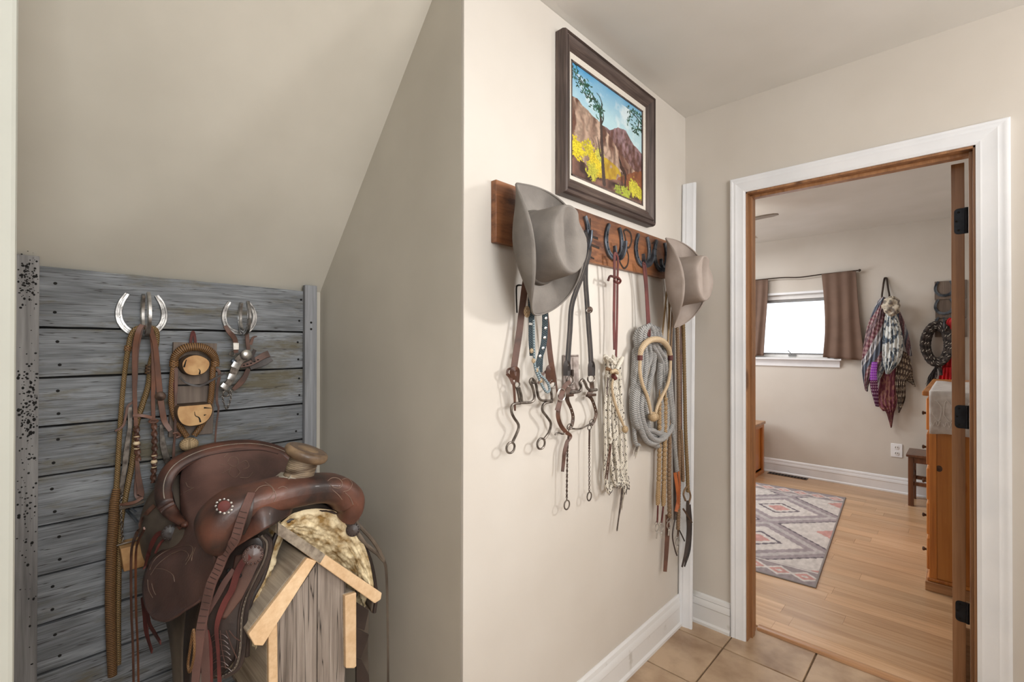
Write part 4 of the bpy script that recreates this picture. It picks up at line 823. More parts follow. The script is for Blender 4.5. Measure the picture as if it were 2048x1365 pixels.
for yy_ in (648,): Geo().strap(TT([(1058, yy_, .05), (1069, yy_+1, .05)]), 0.006, 0.002).build('silver_band', 'silver', b2)
for p_ in ((1092, 637), (1091, 657), (1089, 676), (1086, 697), (1080, 713)): Geo().lathe([(0.0055, 0), (0.005, 0.002), (1e-6, 0.0035)], T(p_[0], p_[1], .0475), axis=(1, -.3, 0), seg=12).build('silver_dot', 'silver', b2)
for p_ in ((1067, 722), (1073, 741), (1081, 762), (1063, 702)): Geo().ball(T(p_[0], p_[1], .050), 0.006, (1, 1, 1.3)).build('copper_wrap', 'rawhide', b2)
# T3: black headstall with curb bit and chains
b3 = thing('headstall', 'black stitched leather headstall with curved curb bit and two rein chains', 'headstall', T(1160, 600, 0.02))
s1 = TT([(1168, 465, .06), (1176, 485, .06), (1178, 505, .05), (1167, 545, .04), (1153, 580, .035), (1143, 615, .03), (1140, 660, .03), (1137, 700, .03), (1135, 735, .032), (1134, 752, .034)])
s2 = TT([(1168, 462, .05), (1176, 484, .045), (1172, 520, .035), (1171, 560, .03), (1174, 605, .028), (1177, 650, .028), (1180, 690, .03), (1182, 725, .032), (1183, 752, .034)])
for s_ in (s1, s2):
    o = Geo().strap(s_, 0.015, 0.004).build('cheek_strap', 'leather_black', b3)
    for k in (-1, 1):
        Geo().tube([p_+A(0.0024, k*0.0052, 0) for p_ in s_], 0.0005, 4, 3).build('stitching', 'stitch', o)
cc = Geo(); cc.lathe([(0.012, 0), (0.0115, 0.002), (0.006, 0.004), (1e-6, 0.006)], T(1179.5, 620, .033), axis=(.6, -.3, 0), seg=18); cc.build('concho', 'rust', b3)
g = Geo(); ringpx(g, 1177, 622, 4, 3.5, .036, .0015); g.build('buckle', 'silver', b3)
for p_ in ((1134, 729), (1181, 728)): Geo().lathe([(0.007, 0), (0.006, 0.003), (1e-6, 0.005)], T(p_[0], p_[1], .036), axis=(1, -.3, 0), seg=14).build('rivet', 'silver', b3)
for c0_ in (1134, 1183): Geo().strap(TT([(c0_-3, 752, .038), (c0_-3, 733, .040), (c0_, 725, .041), (c0_+3, 733, .038), (c0_+3, 752, .034)]), 0.013, 0.003).build('keeper', 'leather_black', b3)
bit = Geo()
ringpx(bit, 1140, 762, 6, 9, .034, .0026); ringpx(bit, 1182, 758, 6.5, 7.5, .034, .0026)
bit.tube(TT([(1138, 786), (1150, 785), (1159, 783), (1162, 775), (1160, 766), (1165, 760), (1170, 766), (1174, 776), (1181, 781), (1193, 780)], .036), [0.006, 0.005, 0.005, 0.005, 0.0055], 8)
bit.build('curb_bit', 'bitmetal', b3); bit = Geo()
bit.tube(TT([(1143, 858), (1160, 858), (1172, 853), (1184, 846)], .034), 0.0028, 8)
ringpx(bit, 1139, 854, 4.5, 5.5, .036, .002); ringpx(bit, 1184, 845, 4.5, 5.5, .036, .002); ringpx(bit, 1179, 856, 3.5, 4.5, .034, .0018); 
bit.build('crossbar', 'bitmetal', b3)
g = Geo(); g.tube(TT([(1110, 870), (1116, 866), (1126, 869), (1132, 864)], .034), 0.0025, 6); ringpx(g, 1134, 863, 3.5, 4.5, .034, .0018); g.build('curb_hook', 'bitmetal', b3)
for pth in ([(1138, 775), (1134, 790), (1135, 802), (1142, 818), (1146, 834), (1144, 850), (1139, 858)], [(1183, 765), (1184, 780), (1177, 790), (1183, 798), (1189, 813), (1192, 828), (1188, 843), (1183, 850)]):
    o = Geo().strap(TT(pth, .034), [0.014, 0.013, 0.009, 0.010, 0.010], 0.004).build('shank', 'rust', b3)
    P_s = crom(TT(pth, .0365), 4)
    for k in range(len(P_s)//2, len(P_s)-2, 2): Geo().lathe([(0.002, 0), (0.0015, 0.001), (1e-6, 0.0015)], P_s[k], axis=(1, 0, 0), seg=8).build('silver_dot', 'silver', o)
for x0_, x1_ in ((1128, 1148), (1171, 1193)): Geo().box(T(x0_, 792, .030)-A(0, 0, .004), T(x1_, 790, .042)+A(0, 0, .004)).build('bit_block', 'rust', b3, bevel=0.001)
Geo().strap(TT([(1140, 764, .04), (1130, 772, .042), (1123, 790, .044), (1118, 812, .042), (1116, 832, .04), (1121, 850, .038), (1131, 864, .036), (1141, 873, .036), (1134, 885, .034), (1129, 905, .032), (1127, 925, .03), (1125, 944, .03)]), [0.012, 0.014, 0.012, 0.012, 0.010, 0.011, 0.009], 0.004).build('curb_strap', 'leather_brown', b3)
g = Geo(); ringpx(g, 1122.5, 790, 8, 12, .047, .0022); g.build('buckle', 'silver', b3)
Geo().strap(TT([(1119, 806, .046), (1114, 822, .045)]), 0.013, 0.003).build('strap_end', 'leather_brown', b3)
def chain(parent, pts, off, n, r=0.0036, tr=0.0011, mat='rust', prj=None):
    P = crom([T(a_, b_, off) if prj is None else prj(a_, b_, off) for a_, b_ in pts], 20); idx = np.linspace(0, len(P)-1, n).astype(int); g = Geo()
    for k, i in enumerate(idx):
        t = nrm(P[min(i+1, len(P)-1)]-P[max(i-1, 0)]); nv = A(1, 0.2, 0) if k % 2 else A(0.2, -1, 0)
        g.ring(P[i], 1.0, tr, nv, sx=r*0.72, sy=r*1.25, seg=10, up=tuple(t))
    return g.build('chain', mat, parent)
chain(b3, [(1137, 868), (1135, 900), (1134, 950), (1133.5, 1000)], .034, 46); chain(b3, [(1179, 862), (1178.5, 900), (1178.5, 984)], .034, 42)
g = Geo(); ringpx(g, 1133.7, 1010.5, 5, 9, .034, .0024); ringpx(g, 1178.6, 993.5, 4, 8.5, .034, .0024); g.build('chain_ring', 'bitmetal', b3)
# thin dark wire hook at the far left
wh = Geo().tube(TT([(1043, 571, .004), (1036, 571, .02), (1033, 576, .02), (1033, 600, .016), (1034, 626, .012)]), 0.0024, 6)
tag(wh.build('wire_hook', 'hole'), 'thin bent black wire hook left of the brown bridle', 'hook')

# hair tassel helper
def tassel(parent, start, end, n, spread, mat, prj, r=0.0007, name='tassel'):
    g = Geo()
    for k in range(n):
        a_ = A(*start)+RNG.randn(3)*A(.003, .003, 0); e_ = A(*end)+RNG.randn(3)*A(spread*.6, spread, spread*1.5); m_ = (a_+e_)/2+RNG.randn(3)*spread*.5
        g.tube([a_, m_, e_], [r, r, r*.4], 4, 5)
    o = g.build(name, mat, parent); return o
# T4: white speckled rope on a maroon strap
b4 = thing('mecate_rope', 'coiled white horsehair rope flecked with black on a maroon hanging strap', 'rope', T(1228, 620, 0.05))
Geo().strap(TT([(1229, 700, .05), (1228, 640, .05), (1229, 560, .056), (1229, 512, .062), (1233, 508, .066)]), 0.012, 0.003, nv=(1, -.3, 0)).build('hanging_strap', 'leather_maroon', b4)
Geo().strap(TT([(1233, 508, .066), (1236, 520, .060), (1235, 560, .052), (1234, 640, .046), (1232, 715, .046)]), 0.009, 0.003, nv=(1, -.3, 0)).build('hanging_strap', 'leather_maroon', b4)
g = Geo(); g.tube(TT([(1216, 562, .05), (1220, 553, .054), (1227, 554, .062), (1236, 556, .060), (1241, 562, .054), (1237, 567, .048), (1228, 562, .06)]), 0.0045, 7); g.build('strap_knot', 'leather_maroon', b4)
rg_ = Geo(); sp_ = Geo()
loops = [(1212, 1222, 1234, .030), (1216, 1214, 1228, .044), (1222, 1221, 1240, .052), (1227, 1232, 1246, .044), (1233, 1226, 1250, .036), (1238, 1238, 1253, .028)]
for i, (xt, xm, xb, of) in enumerate(loops):
    yb = 968+8*math.sin(i*1.9); pts = [(1230+(i-2.5)*1.5, 728, of+.004), (xt-2+i*0.6, 712+(i % 3)*4, of+.012), (xt+1, 736, of+.002), (xm-6+i*2, 820, of), (xm-4+i*1.6, 900, of), (xb-22+i*4.6, 955, of), (xb-14+i*3.4, yb+10, of), (xb-6+i*1.2, 960, of-.006), (xm+5+i*1.5, 880, of-.008), (xm+4, 800, of-.008), (1230+(i-2.5)*2, 745, of-.004)]
    P = crom(TT(pts), 6); rg_.tube(P, 0.0062, 8, 1, smooth=False, strands=4, depth=0.10, pitch=0.02)
    for k in range(4, len(P)-4, 1):
        if P[k][2] < 1.27: 
            an = random.uniform(-1.6, 0.6); sp_.ball(P[k]+A(math.cos(an)*0.0062, math.sin(an)*0.0062, random.uniform(-.002, .002)), 0.0023, (0.7, 0.8, 1.6), 5, 4); an = random.uniform(-1.6, 0.6); sp_.ball(P[k]+A(math.cos(an)*0.0062, math.sin(an)*0.0062, random.uniform(-.008, .008)), 0.0021, (0.7, 0.8, 1.6), 5, 4)
rg_.build('rope_coils', 'ropewhite', b4); o = sp_.build('rope_flecks', 'speck', b4); o['kind'] = 'stuff'
g = Geo(); g.tube(TT([(1212, 737, .04), (1219, 740, .05), (1226, 747, .06), (1229, 752, .06)]), [.007, .007, .008, .006], 9); g.build('rope_end', 'rawhide_brown', b4)
g = Geo(); g.tube(TT([(1245, 716, .05), (1240, 726, .056), (1233, 740, .06)]), [.0075, .0085, .007], 10); g.build('rope_end', 'ropewhite', b4)
Geo().strap(TT([(1216, 755, .05), (1214, 790, .05)]), 0.0035, 0.002).build('tie', 'leather_brown', b4)
Geo().tube(TT([(1222, 864, .06), (1219, 872, .06), (1223, 879, .06), (1220, 888, .058)]), 0.0045, 7).build('tie_knot', 'ropewhite', b4)
Geo().tube(TT([(1221, 886, .058), (1216, 920, .054), (1211, 958, .05)]), 0.0022, 6).build('tie', 'leather_brown', b4); Geo().tube(TT([(1223, 886, .058), (1219, 920, .056), (1214, 960, .05)]), 0.0022, 6).build('tie', 'leather_brown', b4)
tassel(b4, T(1249, 966, .03), T(1243, 1015, .03), 50, 0.0035, 'hair_pale', T); tassel(b4, T(1247, 968, .03), T(1234, 1062, .03), 30, 0.0018, 'hair_dark', T)
g = Geo(); g.tube(TT([(1240, 968, .035), (1248, 964, .04), (1255, 968, .034)]), .005, 7); g.build('rope_end_knot', 'ropewhite', b4)
# rawhide hobble on it
b5 = thing('bosal_tie', 'slim tan rawhide tie with round knot lying over the white rope', 'rawhide tie', T(1230, 760, 0.07))
Geo().tube(TT([(1222, 745, .066), (1230, 742, .070), (1235, 747, .068)]), [.006, .008, .006], 10).build('nose_button', 'rawhide', b5)
Geo().tube(TT([(1226, 752, .068), (1231, 758, .070)]), .0085, 10).build('red_collar', 'leather_maroon', b5)
Geo().tube(TT([(1226, 758, .066), (1224, 775, .066), (1228, 800, .066), (1236, 825, .066), (1243, 842, .066), (1247, 852, .066)]), [.004, .0045, .0055, .006, .004], 9).build('braided_shank', 'rawhide', b5)
Geo().ball(T(1250, 859, .066), 0.0125, (1, 1, 1.1)).build('heel_knot', 'knot', b5)
# T5: grey rope coil
b6 = thing('lariat_rope', 'thick grey coiled rope on a maroon strap at the third bare hook', 'rope', T(1297, 640, 0.04))
Geo().strap(TT([(1296, 664, .062), (1294, 620, .058), (1291, 570, .056), (1287, 530, .062), (1289, 526, .066)]), 0.013, 0.003, nv=(1, -.3, 0)).build('hanging_strap', 'leather_maroon', b6)
Geo().strap(TT([(1289, 526, .066), (1292, 540, .06), (1296, 600, .055), (1300, 665, .060), (1297, 672, .066), (1296, 664, .062)]), 0.008, 0.003, nv=(1, -.3, 0)).build('hanging_strap', 'leather_maroon', b6)
g = Geo()
RL_ = [  # left x at mid, top x, right x, bottom y, offset
    (1263, 1282, 1342, 870, .028), (1272, 1289, 1334, 886, .044), (1281, 1297, 1345, 880, .050), (1266, 1304, 1324, 862, .038), (1289, 1311, 1338, 890, .030)]
for i, (xl, xt, xr, yb, of) in enumerate(RL_):
    xm = (xl+xr)/2
    pts = [(xt, 652+abs(i-2)*4, of+.010), (xt-9, 672, of+.004), (xt-8+i*1.2, 720, of), (xl+4+i*1.4, 770, of), (xl+1, 815, of), (xl+7, 850, of), (xm-10, yb-4, of), (xm+10, yb, of), (xr-3, 866-(i % 3)*4, of), (xr, 830, of-.004), (xr-4, 780, of-.006), (xr-9 if i < 3 else xr-4, 730, of-.006), (xt+17-i, 690, of-.004), (xt+10-i, 662, of+.002)]
    g.tube(TT(pts), 0.0118, 10, 8, closed=True, strands=3, depth=0.07, pitch=0.018)
g.tube(TT([(1328, 690, .048), (1333, 740, .05), (1338, 790, .052), (1345, 850, .05), (1350, 900, .05), (1354, 944, .05)]), 0.0092, 10, 8, strands=3, depth=0.07, pitch=0.018)
g.tube(TT([(1268, 700, .02), (1265, 800, .02), (1270, 880, .022), (1278, 892, .024)]), 0.0085, 10, 8, strands=3, depth=0.07, pitch=0.018)
g.build('rope_coils', 'ropegrey', b6)
Geo().strap(TT([(1350, 946, .055), (1354, 975, .056), (1356, 1000, .055), (1352, 1024, .053)]), [0.014, 0.012, 0.013], 0.004).build('leather_popper', 'leather_orange', b6)
Geo().strap(TT([(1357, 944, .060), (1359, 970, .061), (1357, 1018, .058)]), 0.007, 0.003).build('leather_popper', 'leather_orange', b6)
tassel(b6, T(1278, 888, .024), T(1270, 912, .024), 30, 0.006, 'hair_pale', T); tassel(b6, T(1276, 886, .024), T(1268, 908, .024), 12, 0.006, 'hair_dark', T)
# T6: natural rawhide bosal
b7 = thing('bosal', 'pale natural rawhide bosal hanging in front of the grey rope', 'bosal', T(1308, 700, 0.075))
Geo().tube(TT([(1280, 712, .066), (1284, 697, .070), (1296, 683, .074), (1310, 679, .076), (1324, 682, .074), (1336, 695, .070), (1341, 711, .066)]), [.009, .0125, .0125, .0125, .009], 12).build('nose_band', M['rawhide'], b7)
for c0_ in (1280, 1341): Geo().tube(TT([(c0_, 711, .066), (c0_, 721, .066)]), .0105, 12).build('red_collar', 'leather_maroon', b7)
Geo().tube(TT([(1280, 721, .066), (1280, 745, .066), (1285, 770, .067), (1293, 790, .068), (1299, 812, .068), (1302, 828, .068)]), [.0065, .007, .0072, .0062], 10).build('shank', 'rawhide', b7)
Geo().tube(TT([(1341, 721, .066), (1340, 745, .066), (1335, 770, .067), (1324, 793, .068), (1315, 812, .068), (1311, 828, .068)]), [.0065, .007, .0072, .0062], 10).build('shank', 'rawhide', b7)
Geo().ball(T(1306.5, 834, .068), 0.0215, (1, 1.1, 0.95), 20, 12).build('heel_knot', 'knot', b7)

# T7: romal reins hanging under the second hat
def beaded(pts, r0, r1, step=0.02, off=None, long_=None):
    P = crom(TT(pts, off), 14); L = np.cumsum([0]+[np.linalg.norm(P[i+1]-P[i]) for i in range(len(P)-1)]); n = int(L[-1]/0.0028); s_ = np.linspace(0, L[-1], n)
    Q = np.array([np.interp(s_, L, [p[k] for p in P]) for k in range(3)]).T; R = []
    for x_ in s_:
        ph = (x_/step) % 1; cyc = int(x_/step) % 5
        if long_ and x_ < L[-1]*0.55: R.append(r0*0.85)
        elif cyc == 2 and long_: R.append(r1*0.92)
        else: R.append(r0+(r1-r0)*max(0, math.sin(math.pi*ph))**0.5)
    return list(Q), R
def snapg(g, px, py, off):
    ringpx(g, px, py, 3.6, 7, off, .0022); g.ball(T(px, py+11, off), .0045, (1, 1, 1.2), 10, 6); g.tube(TT([(px, py+10, off), (px-1, py+22, off)]), [.004, .003], 8); ringpx(g, px-1, py-9, 3, 3.5, off, .0016)
specs = [
    ('pale beaded rawhide romal rein, leftmost of the long reins in the corner', 'romal_light', [(1338, 540, .05), (1330, 620, .04), (1322, 700, .034), (1319, 800, .034), (1319, 880, .034), (1318, 940, .034), (1316, 1008, .034)], .0050, .0098, True, (1314, 1056)),
    ('pale beaded romal rein second from the left in the corner, with metal snap', 'romal_light', [(1342, 540, .05), (1338, 640, .045), (1332, 760, .045), (1330, 860, .046), (1329, 900, .048), (1328, 960, .048), (1327, 1010, .048)], .0054, .0108, True, (1323, 1056)),
    ('greyish knotted rein beside the two pale beaded reins', 'romal', [(1346, 540, .05), (1344, 640, .04), (1340, 760, .04), (1339, 880, .04), (1338, 960, .04), (1339, 1036, .04)], .0060, .0102, True, (1338, 1050)),
    ('brown wrapped rein behind the orange leather tab', 'romal', [(1352, 540, .045), (1354, 640, .036), (1357, 760, .036), (1358, 880, .036), (1358, 960, .036), (1356, 1060, .036)], .0070, .0096, False, (1355, 1084)),
    ('gold-brown braided rein hanging closest to the white board', 'gold_braid', [(1358, 540, .045), (1366, 640, .040), (1369, 760, .040), (1371, 860, .050), (1374, 930, .060), (1376, 985, .064)], .0066, .0092, False, None)]
for i, (lab, mt_, pts, r0, r1, lg, snp) in enumerate(specs):
    t_ = thing('romal_rein', lab, 'reins', T(pts[2][0], pts[2][1], .03))
    Q, R = beaded(pts, r0, r1, 0.020 if lg else 0.012, long_=lg); g = Geo(); g.tube(Q, R, 8, 1, smooth=False); g.build('braided_rein', mt_, t_, angle=0)
    if i < 2: e = pts[-1]; Geo().tube(TT([(e[0], e[1]-45, e[2]+.001), (e[0], e[1]-15, e[2]+.001), (e[0]-1, e[1]+3, e[2]+.001)]), [.0055, .0105, .0065], 10).build('end_knot', 'romal_light', t_)
    if snp:
        e = pts[-1]; Geo().tube(TT([(e[0], e[1], e[2]), (snp[0]+1, snp[1]-18, e[2]), (snp[0], snp[1]-10, e[2])]), 0.004, 7).build('tie', 'leather_maroon' if i < 2 else 'romal_dark', t_)
        g = Geo(); snapg(g, snp[0], snp[1], pts[-1][2]); g.build('snap', 'silver', t_)
    if i == 2: Geo().strap(TT([(1334, 1030, .03), (1335, 1060, .03), (1333, 1100, .03), (1330, 1144, .03)]), [.013, .018, .017, .014], .004).build('leather_popper', 'leather_brown', t_)
    if i == 3:
        Geo().strap(TT([(1352, 1030, .04), (1345, 1070, .04), (1350, 1100, .04), (1354, 1112, .04)]), .005, .003).build('tie', 'leather_dark', t_)
        Geo().strap(TT([(1358, 1060, .04), (1364, 1072, .04), (1369, 1083, .04)]), .005, .003).build('tie', 'leather_dark', t_)
    if i == 4:
        g = Geo(); g.tube(TT([(1371, 1002), (1367, 988), (1374, 975), (1381, 992), (1377, 1008)], .064), .0045, 8); g.build('rein_loop', 'romal', t_)
        Geo().strap(TT([(1375, 1002, .066), (1376, 1030, .066), (1377, 1060, .066), (1373, 1100, .066), (1364, 1135, .066)]), [.010, .016, .015, .014, .006], .004).build('leather_popper', 'leather_dark', t_)
        Geo().strap(TT([(1379, 1010, .060), (1381, 1050, .060), (1378, 1100, .060), (1369, 1134, .060)]), [.010, .013, .013, .005], .004).build('leather_popper', 'leather_black', t_)
        Geo().strap(TT([(1366, 1018, .07), (1374, 1030, .072), (1384, 1046, .072)]), .007, .003).build('tie', 'romal_dark', t_)
        Q, R = beaded([(1362, 860, .046), (1364, 900, .046), (1366, 950, .046), (1366, 964, .046)], .006, .0085, .011); Geo().tube(Q, R, 8, 1, smooth=False).build('side_braid', 'romal', t_, angle=0)
for k, (pp, w_, mt_, lab) in enumerate((([(1341, 540, .035), (1346, 640, .028), (1347, 800, .026), (1349, 960, .026), (1350, 1040, .026)], .011, 'leather_dark', 'flat dark leather rein hanging between the knotted reins'),
                                  ([(1350, 540, .034), (1361, 640, .03), (1362, 800, .03), (1362, 960, .03)], .009, 'leather_brown', 'flat brown leather rein left of the gold-brown braid'))):
    tag(Geo().strap(TT(pp), w_, .004).build('leather_rein', mt_), lab, 'reins')

# ================================================================ NICHE: barn board panel
bp_ = thing('barnwood_panel', 'weathered grey barn board panel with two upright posts behind the saddle', 'wood panel', (PN, 0.4, 0))
ys = (0.03, 0.790); lines = [(560, 592), (655.3, 665.3), (756.5, 739), (855.7, 812.9), (955, 889), (1054.8, None), (1153.7, None), (1252.6, None), (1350, None)]
zl = []
for i, (l, r) in enumerate(lines):
    zz = PX(80, l, PN)[2]; zl.append(zz)
zl[0] = 1.545; step = zl[-2]-zl[-1]
while zl[-1]-step > 0.02: zl.append(zl[-1]-step)
zl.append(0.0)
Geo().box((PN-.026, ys[0]-.02, 0), (PN-.0185, ys[1], 1.53)).build('backing', 'hole', bp_, smooth=False)
for i in range(len(zl)-1):
    g = Geo(); dz = 0.0026; jx = random.uniform(-0.003, 0.002)
    nseg = 16; top = []; bot = []
    for k in range(nseg+1):
        yk = ys[0]-0.02+(ys[1]-ys[0]+0.02)*k/nseg
        top.append(A(PN+jx, yk, zl[i]-dz+random.uniform(-.0012, .0005)-(0.0 if i else 0.012*(k/nseg)))); bot.append(A(PN+jx, yk, zl[i+1]+dz+random.uniform(-.0005, .0012)))
    g.prism(top+bot[::-1], (-0.018, 0, 0)); o = g.build('plank', 'barn', bp_, bevel=0.001)
    for yk in (0.75, 0.085):
        for zk in (0.28, 0.75):
            Geo().lathe([(0.0042, 0), (0.0035, 0.001), (1e-6, 0.0012)], (PN+jx, yk+random.uniform(-.01, .01), zl[i]+(zl[i+1]-zl[i])*zk), axis=(1, 0, 0), seg=8).build('nail_head', 'hole', o)
lp0, lp1 = PX(35, 700, PN+0.02)[1], PX(78, 700, PN+0.02)[1]; rp0, rp1 = PX(610, 700, PN+0.022)[1], PX(634, 700, PN+0.022)[1]
o = Geo().box((PN, lp0-0.004, 0), (PN+0.02, lp1, 1.566)).build('post', 'barnspot', bp_, bevel=0.002)
g = Geo(); rs = np.random.RandomState(9)
for k in range(420):
    cl_ = rs.choice([0, 1, 2]); zc_ = [1.50, 1.16, 0.95][cl_]+rs.randn()*[.03, .06, .2][cl_]; yc_ = (lp0+lp1)/2+rs.randn()*0.012; r_ = abs(rs.randn())*0.0013+0.0008
    if lp0 < yc_ < lp1-.002: g.lathe([(r_, 0), (r_*.7, .0006), (1e-6, .0007)], (PN+0.02, yc_, zc_), axis=(1, 0, 0), seg=6, sx=1, sy=rs.uniform(.6, 1.6))
o2 = g.build('lichen', 'hole', o); o2['kind'] = 'stuff'
o = Geo().box((PN, rp0, 0), (PN+0.022, rp1, 1.553)).build('post', 'barnpost', bp_, bevel=0.002)
for zz in (1.41, 1.385): Geo().lathe([(0.0045, 0), (0.004, 0.001), (1e-6, 0.0012)], (PN+0.022, (rp0+rp1)/2, zz), axis=(1, 0, 0), seg=8).build('nail_head', 'hole', o)

# horseshoe hooks on the panel
def panel_hook(px, py, label, s=1.0):
    c = PX(px, py, PN+0.006); t = thing('horseshoe_hook', label, 'hook', c)
    for cc_, u_, n_, sc_ in ((c, (0, 1, 0), (1, 0, 0), s), (c+A(0.060*s, 0.0, -0.002), (1, 0, 0), (0, -1, 0), s)):
        h = Geo(); shoe(h, cc_, u_, (0, 0, 1), n_, sc_, web=0.019); o = h.build('horseshoe', 'steel', t, angle=30); nails(o, cc_, u_, (0, 0, 1), n_, sc_, 0.009, 'steel')
    return c
hl = panel_hook(284, 630, 'steel horseshoe hook loaded with bridles, left one on the barn boards')
hr = panel_hook(479, 636, 'steel horseshoe hook with the spurs, right one on the barn boards', 0.86)

def NN(pts, off=0.03):
    return [N(p_[0], p_[1], p_[2] if len(p_) > 2 else off) for p_ in pts]
# braided reins ending in a wrapped quirt
t_ = thing('braided_quirt', 'long gold-brown braided quirt with thick ringed handle, leftmost on the barn boards', 'quirt', N(245, 800, .03))
Geo().tube(NN([(288, 655, .05), (272, 658, .055), (262, 672, .05), (256, 700, .04)]), .0072, 9).build('braided_lash', 'gold_braid', t_)
Geo().tube(NN([(256, 698, .04), (250, 740, .034), (244, 800, .03), (239, 870, .03), (235, 940, .03), (232, 985, .03)]), [.0068, .006, .006, .0065, .007], 9).build('braided_lash', 'gold_braid', t_)
Geo().tube(NN([(257, 692, .041), (255, 702, .04)]), .0095, 10).build('knot', 'rawhide_brown', t_)
Geo().tube(NN([(233, 978, .032), (229, 1010, .034), (226, 1060, .034), (223, 1100, .034), (221, 1200, .034), (223, 1290, .034), (225, 1352, .034)]), [.0095, .0125, .013, .0125, .013, .0125, .011], 12).build('wrapped_handle', 'rawhide_wrap', t_)
# second dark braided rein
t_ = thing('braided_rein', 'dark brown braided rein crossing behind the beaded bridle', 'reins', N(300, 780, .02))
Geo().tube(NN([(296, 655, .05), (312, 662, .045), (312, 690, .03), (302, 725, .024), (297, 770, .022), (285, 810, .022), (273, 850, .022), (267, 910, .022), (258, 960, .022), (250, 1000, .022), (240, 1060, .022), (236, 1200, .022), (236, 1330, .022)]), .0078, 9).build('rein', 'gold_braid', t_)
Geo().tube(NN([(300, 730, .026), (298, 748, .026)]), .0115, 10).build('knot', 'dark_braid', t_)
# russet bridle with cream beads
t_ = thing('bridle', 'russet leather bridle with cream beads and twisted strap ends on the barn boards', 'bridle', N(290, 760, .05))
Geo().strap(NN([(284, 650, .075), (276, 665, .075), (270, 700, .065), (269, 760, .055), (270, 810, .05), (272, 852, .048)]), [.012, .014, .011, .010], .004).build('strap', 'leather_tan', t_)
Geo().strap(NN([(286, 650, .07), (281, 668, .07), (275, 700, .06), (272, 760, .05), (268, 800, .045), (256, 812, .045), (252, 830, .045), (246, 852, .045), (230, 863, .05)]), [.010, .008, .007, .006, .006], .003).build('tie_end', 'leather_brown', t_)
Geo().strap(NN([(294, 650, .075), (302, 662, .075), (307, 695, .065), (307, 760, .055), (306, 800, .05), (307, 850, .048)]), [.012, .014, .011, .010], .004).build('strap', 'leather_tan', t_)
Geo().strap(NN([(300, 655, .08), (310, 690, .07), (315, 740, .06), (320, 790, .055), (325, 825, .055), (330, 845, .055), (341, 862, .06)]), [.012, .014, .016, .016, .012], .004).build('wide_strap', 'leather_tan', t_)
Geo().lathe([(0.014, 0), (0.0135, 0.003), (0.008, 0.006), (1e-6, 0.007)], N(321, 793, .060), axis=(1, -.2, 0), seg=18).build('concho', 'rust', t_)
Geo().strap(NN([(266, 831, .052), (285, 832, .058), (304, 836, .058)]), .009, .003, nv=(1, 0, .2)).build('crosspiece', 'leather_tan', t_)
g = Geo(); ringpx_ = N(307, 843, .058); g.ring(ringpx_, .008, .003, (1, 0, 1.2), 1.3, .8); g.build('loop', 'leather_brown', t_)
for x0_, y0_, y1_ in ((273, 852, 922), (308, 846, 966)):
    P = crom(NN([(x0_, y0_, .05), ((x0_+1), (y0_+y1_)/2, .05), (x0_-2 if x0_ > 300 else x0_+3, y1_, .05)]), 12); Geo().tube(P, .0062, 10, 3, strands=2, depth=.35, pitch=.022).build('twisted_strap', 'leather_brown', t_)
for x0_, yy_ in ((273, (874, 887, 898)), (308, (912, 924, 935))):
    for k, y_ in enumerate(yy_): Geo().ball(N(x0_+(0 if x0_ < 300 else 0), y_, .052), .009 if k == 1 else .0075, (1, 1, .75 if k == 1 else .32), 12, 8).build('bead', 'bead', t_)
Geo().strap(NN([(274, 920, .05), (276, 950, .05), (281, 985, .05), (278, 994, .05), (273, 985, .046), (274, 950, .044)]), [.009, .014, .020, .014, .010], .004).build('loop_end', 'leather_brown', t_)
# iron bit with hobble chains behind the saddle
t_ = thing('spade_bit', 'dark iron bit with chains hanging behind the saddle cantle', 'bit', N(255, 950, .03))
Geo().strap(NN([(259, 815, .03), (260, 850, .03), (254, 890, .03), (250, 930, .03), (245, 960, .03), (242, 990, .03)]), [.012, .010, .014, .012, .010], .004).build('cheek_piece', 'bitmetal', t_)
Geo().strap(NN([(322, 850, .03), (326, 890, .03), (334, 920, .03), (340, 935, .03)]), [.008, .016, .018, .010], .004).build('cheek_piece', 'bitmetal', t_)
Geo().strap(NN([(240, 1010, .05), (252, 1009, .055), (270, 1005, .06), (286, 996, .06)]), [.006, .010, .007], .003, nv=(1, 0, .6)).build('curb_strap', 'leather_tan', t_)
Geo().strap(NN([(239, 1016, .05), (260, 1013, .055), (288, 1004, .06)]), [.014, .010, .008], .003, nv=(1, 0, 1)).build('curb_strap', 'leather_grey', t_)
Geo().tube(NN([(252, 1020, .04), (262, 1030, .04), (275, 1045, .04)]), .004, 7).build('mouthpiece', 'iron', t_)
Geo().tube(NN([(256, 1012, .04), (272, 1025, .04)]), .003, 7).build('mouthpiece', 'iron', t_)
def NP(a_, b_, o_): return N(a_, b_, o_)
chain(t_, [(242, 1015), (243, 1050), (246, 1085)], .05, 16, mat='bitmetal', prj=NP); chain(t_, [(244, 990), (242, 1000), (241, 1012)], .045, 6, mat='bitmetal', prj=NP)
# pine block on the boards
t_ = thing('wooden_block', 'small pine block bracket low on the barn boards left of the saddle', 'block', N(248, 1147, .0))
a = N(236, 1077, .075); zb2 = N(244, 1146, .075)[2]; yb0 = N(241, 1100, .075)[1]; yb1 = yb0+0.07; zt2 = N(241, 1099, .075)[2]
g = Geo(); g.prism([A(PN, yb0, zt2+.0), A(PN+.075, yb0, zt2), A(PN+.075, yb0+.008, zb2), A(PN, yb0+.008, zb2)], (0, 0.07, 0)); g.build('block', 'log', t_, bevel=.002)
Geo().tube([A(PN+.05, yb0-.006, zt2+.004), A(PN+.05, yb0+.03, zt2+.006), A(PN+.05, yb0+.076, zt2+.003)], .0022, 6).build('wire', 'bitmetal', t_)

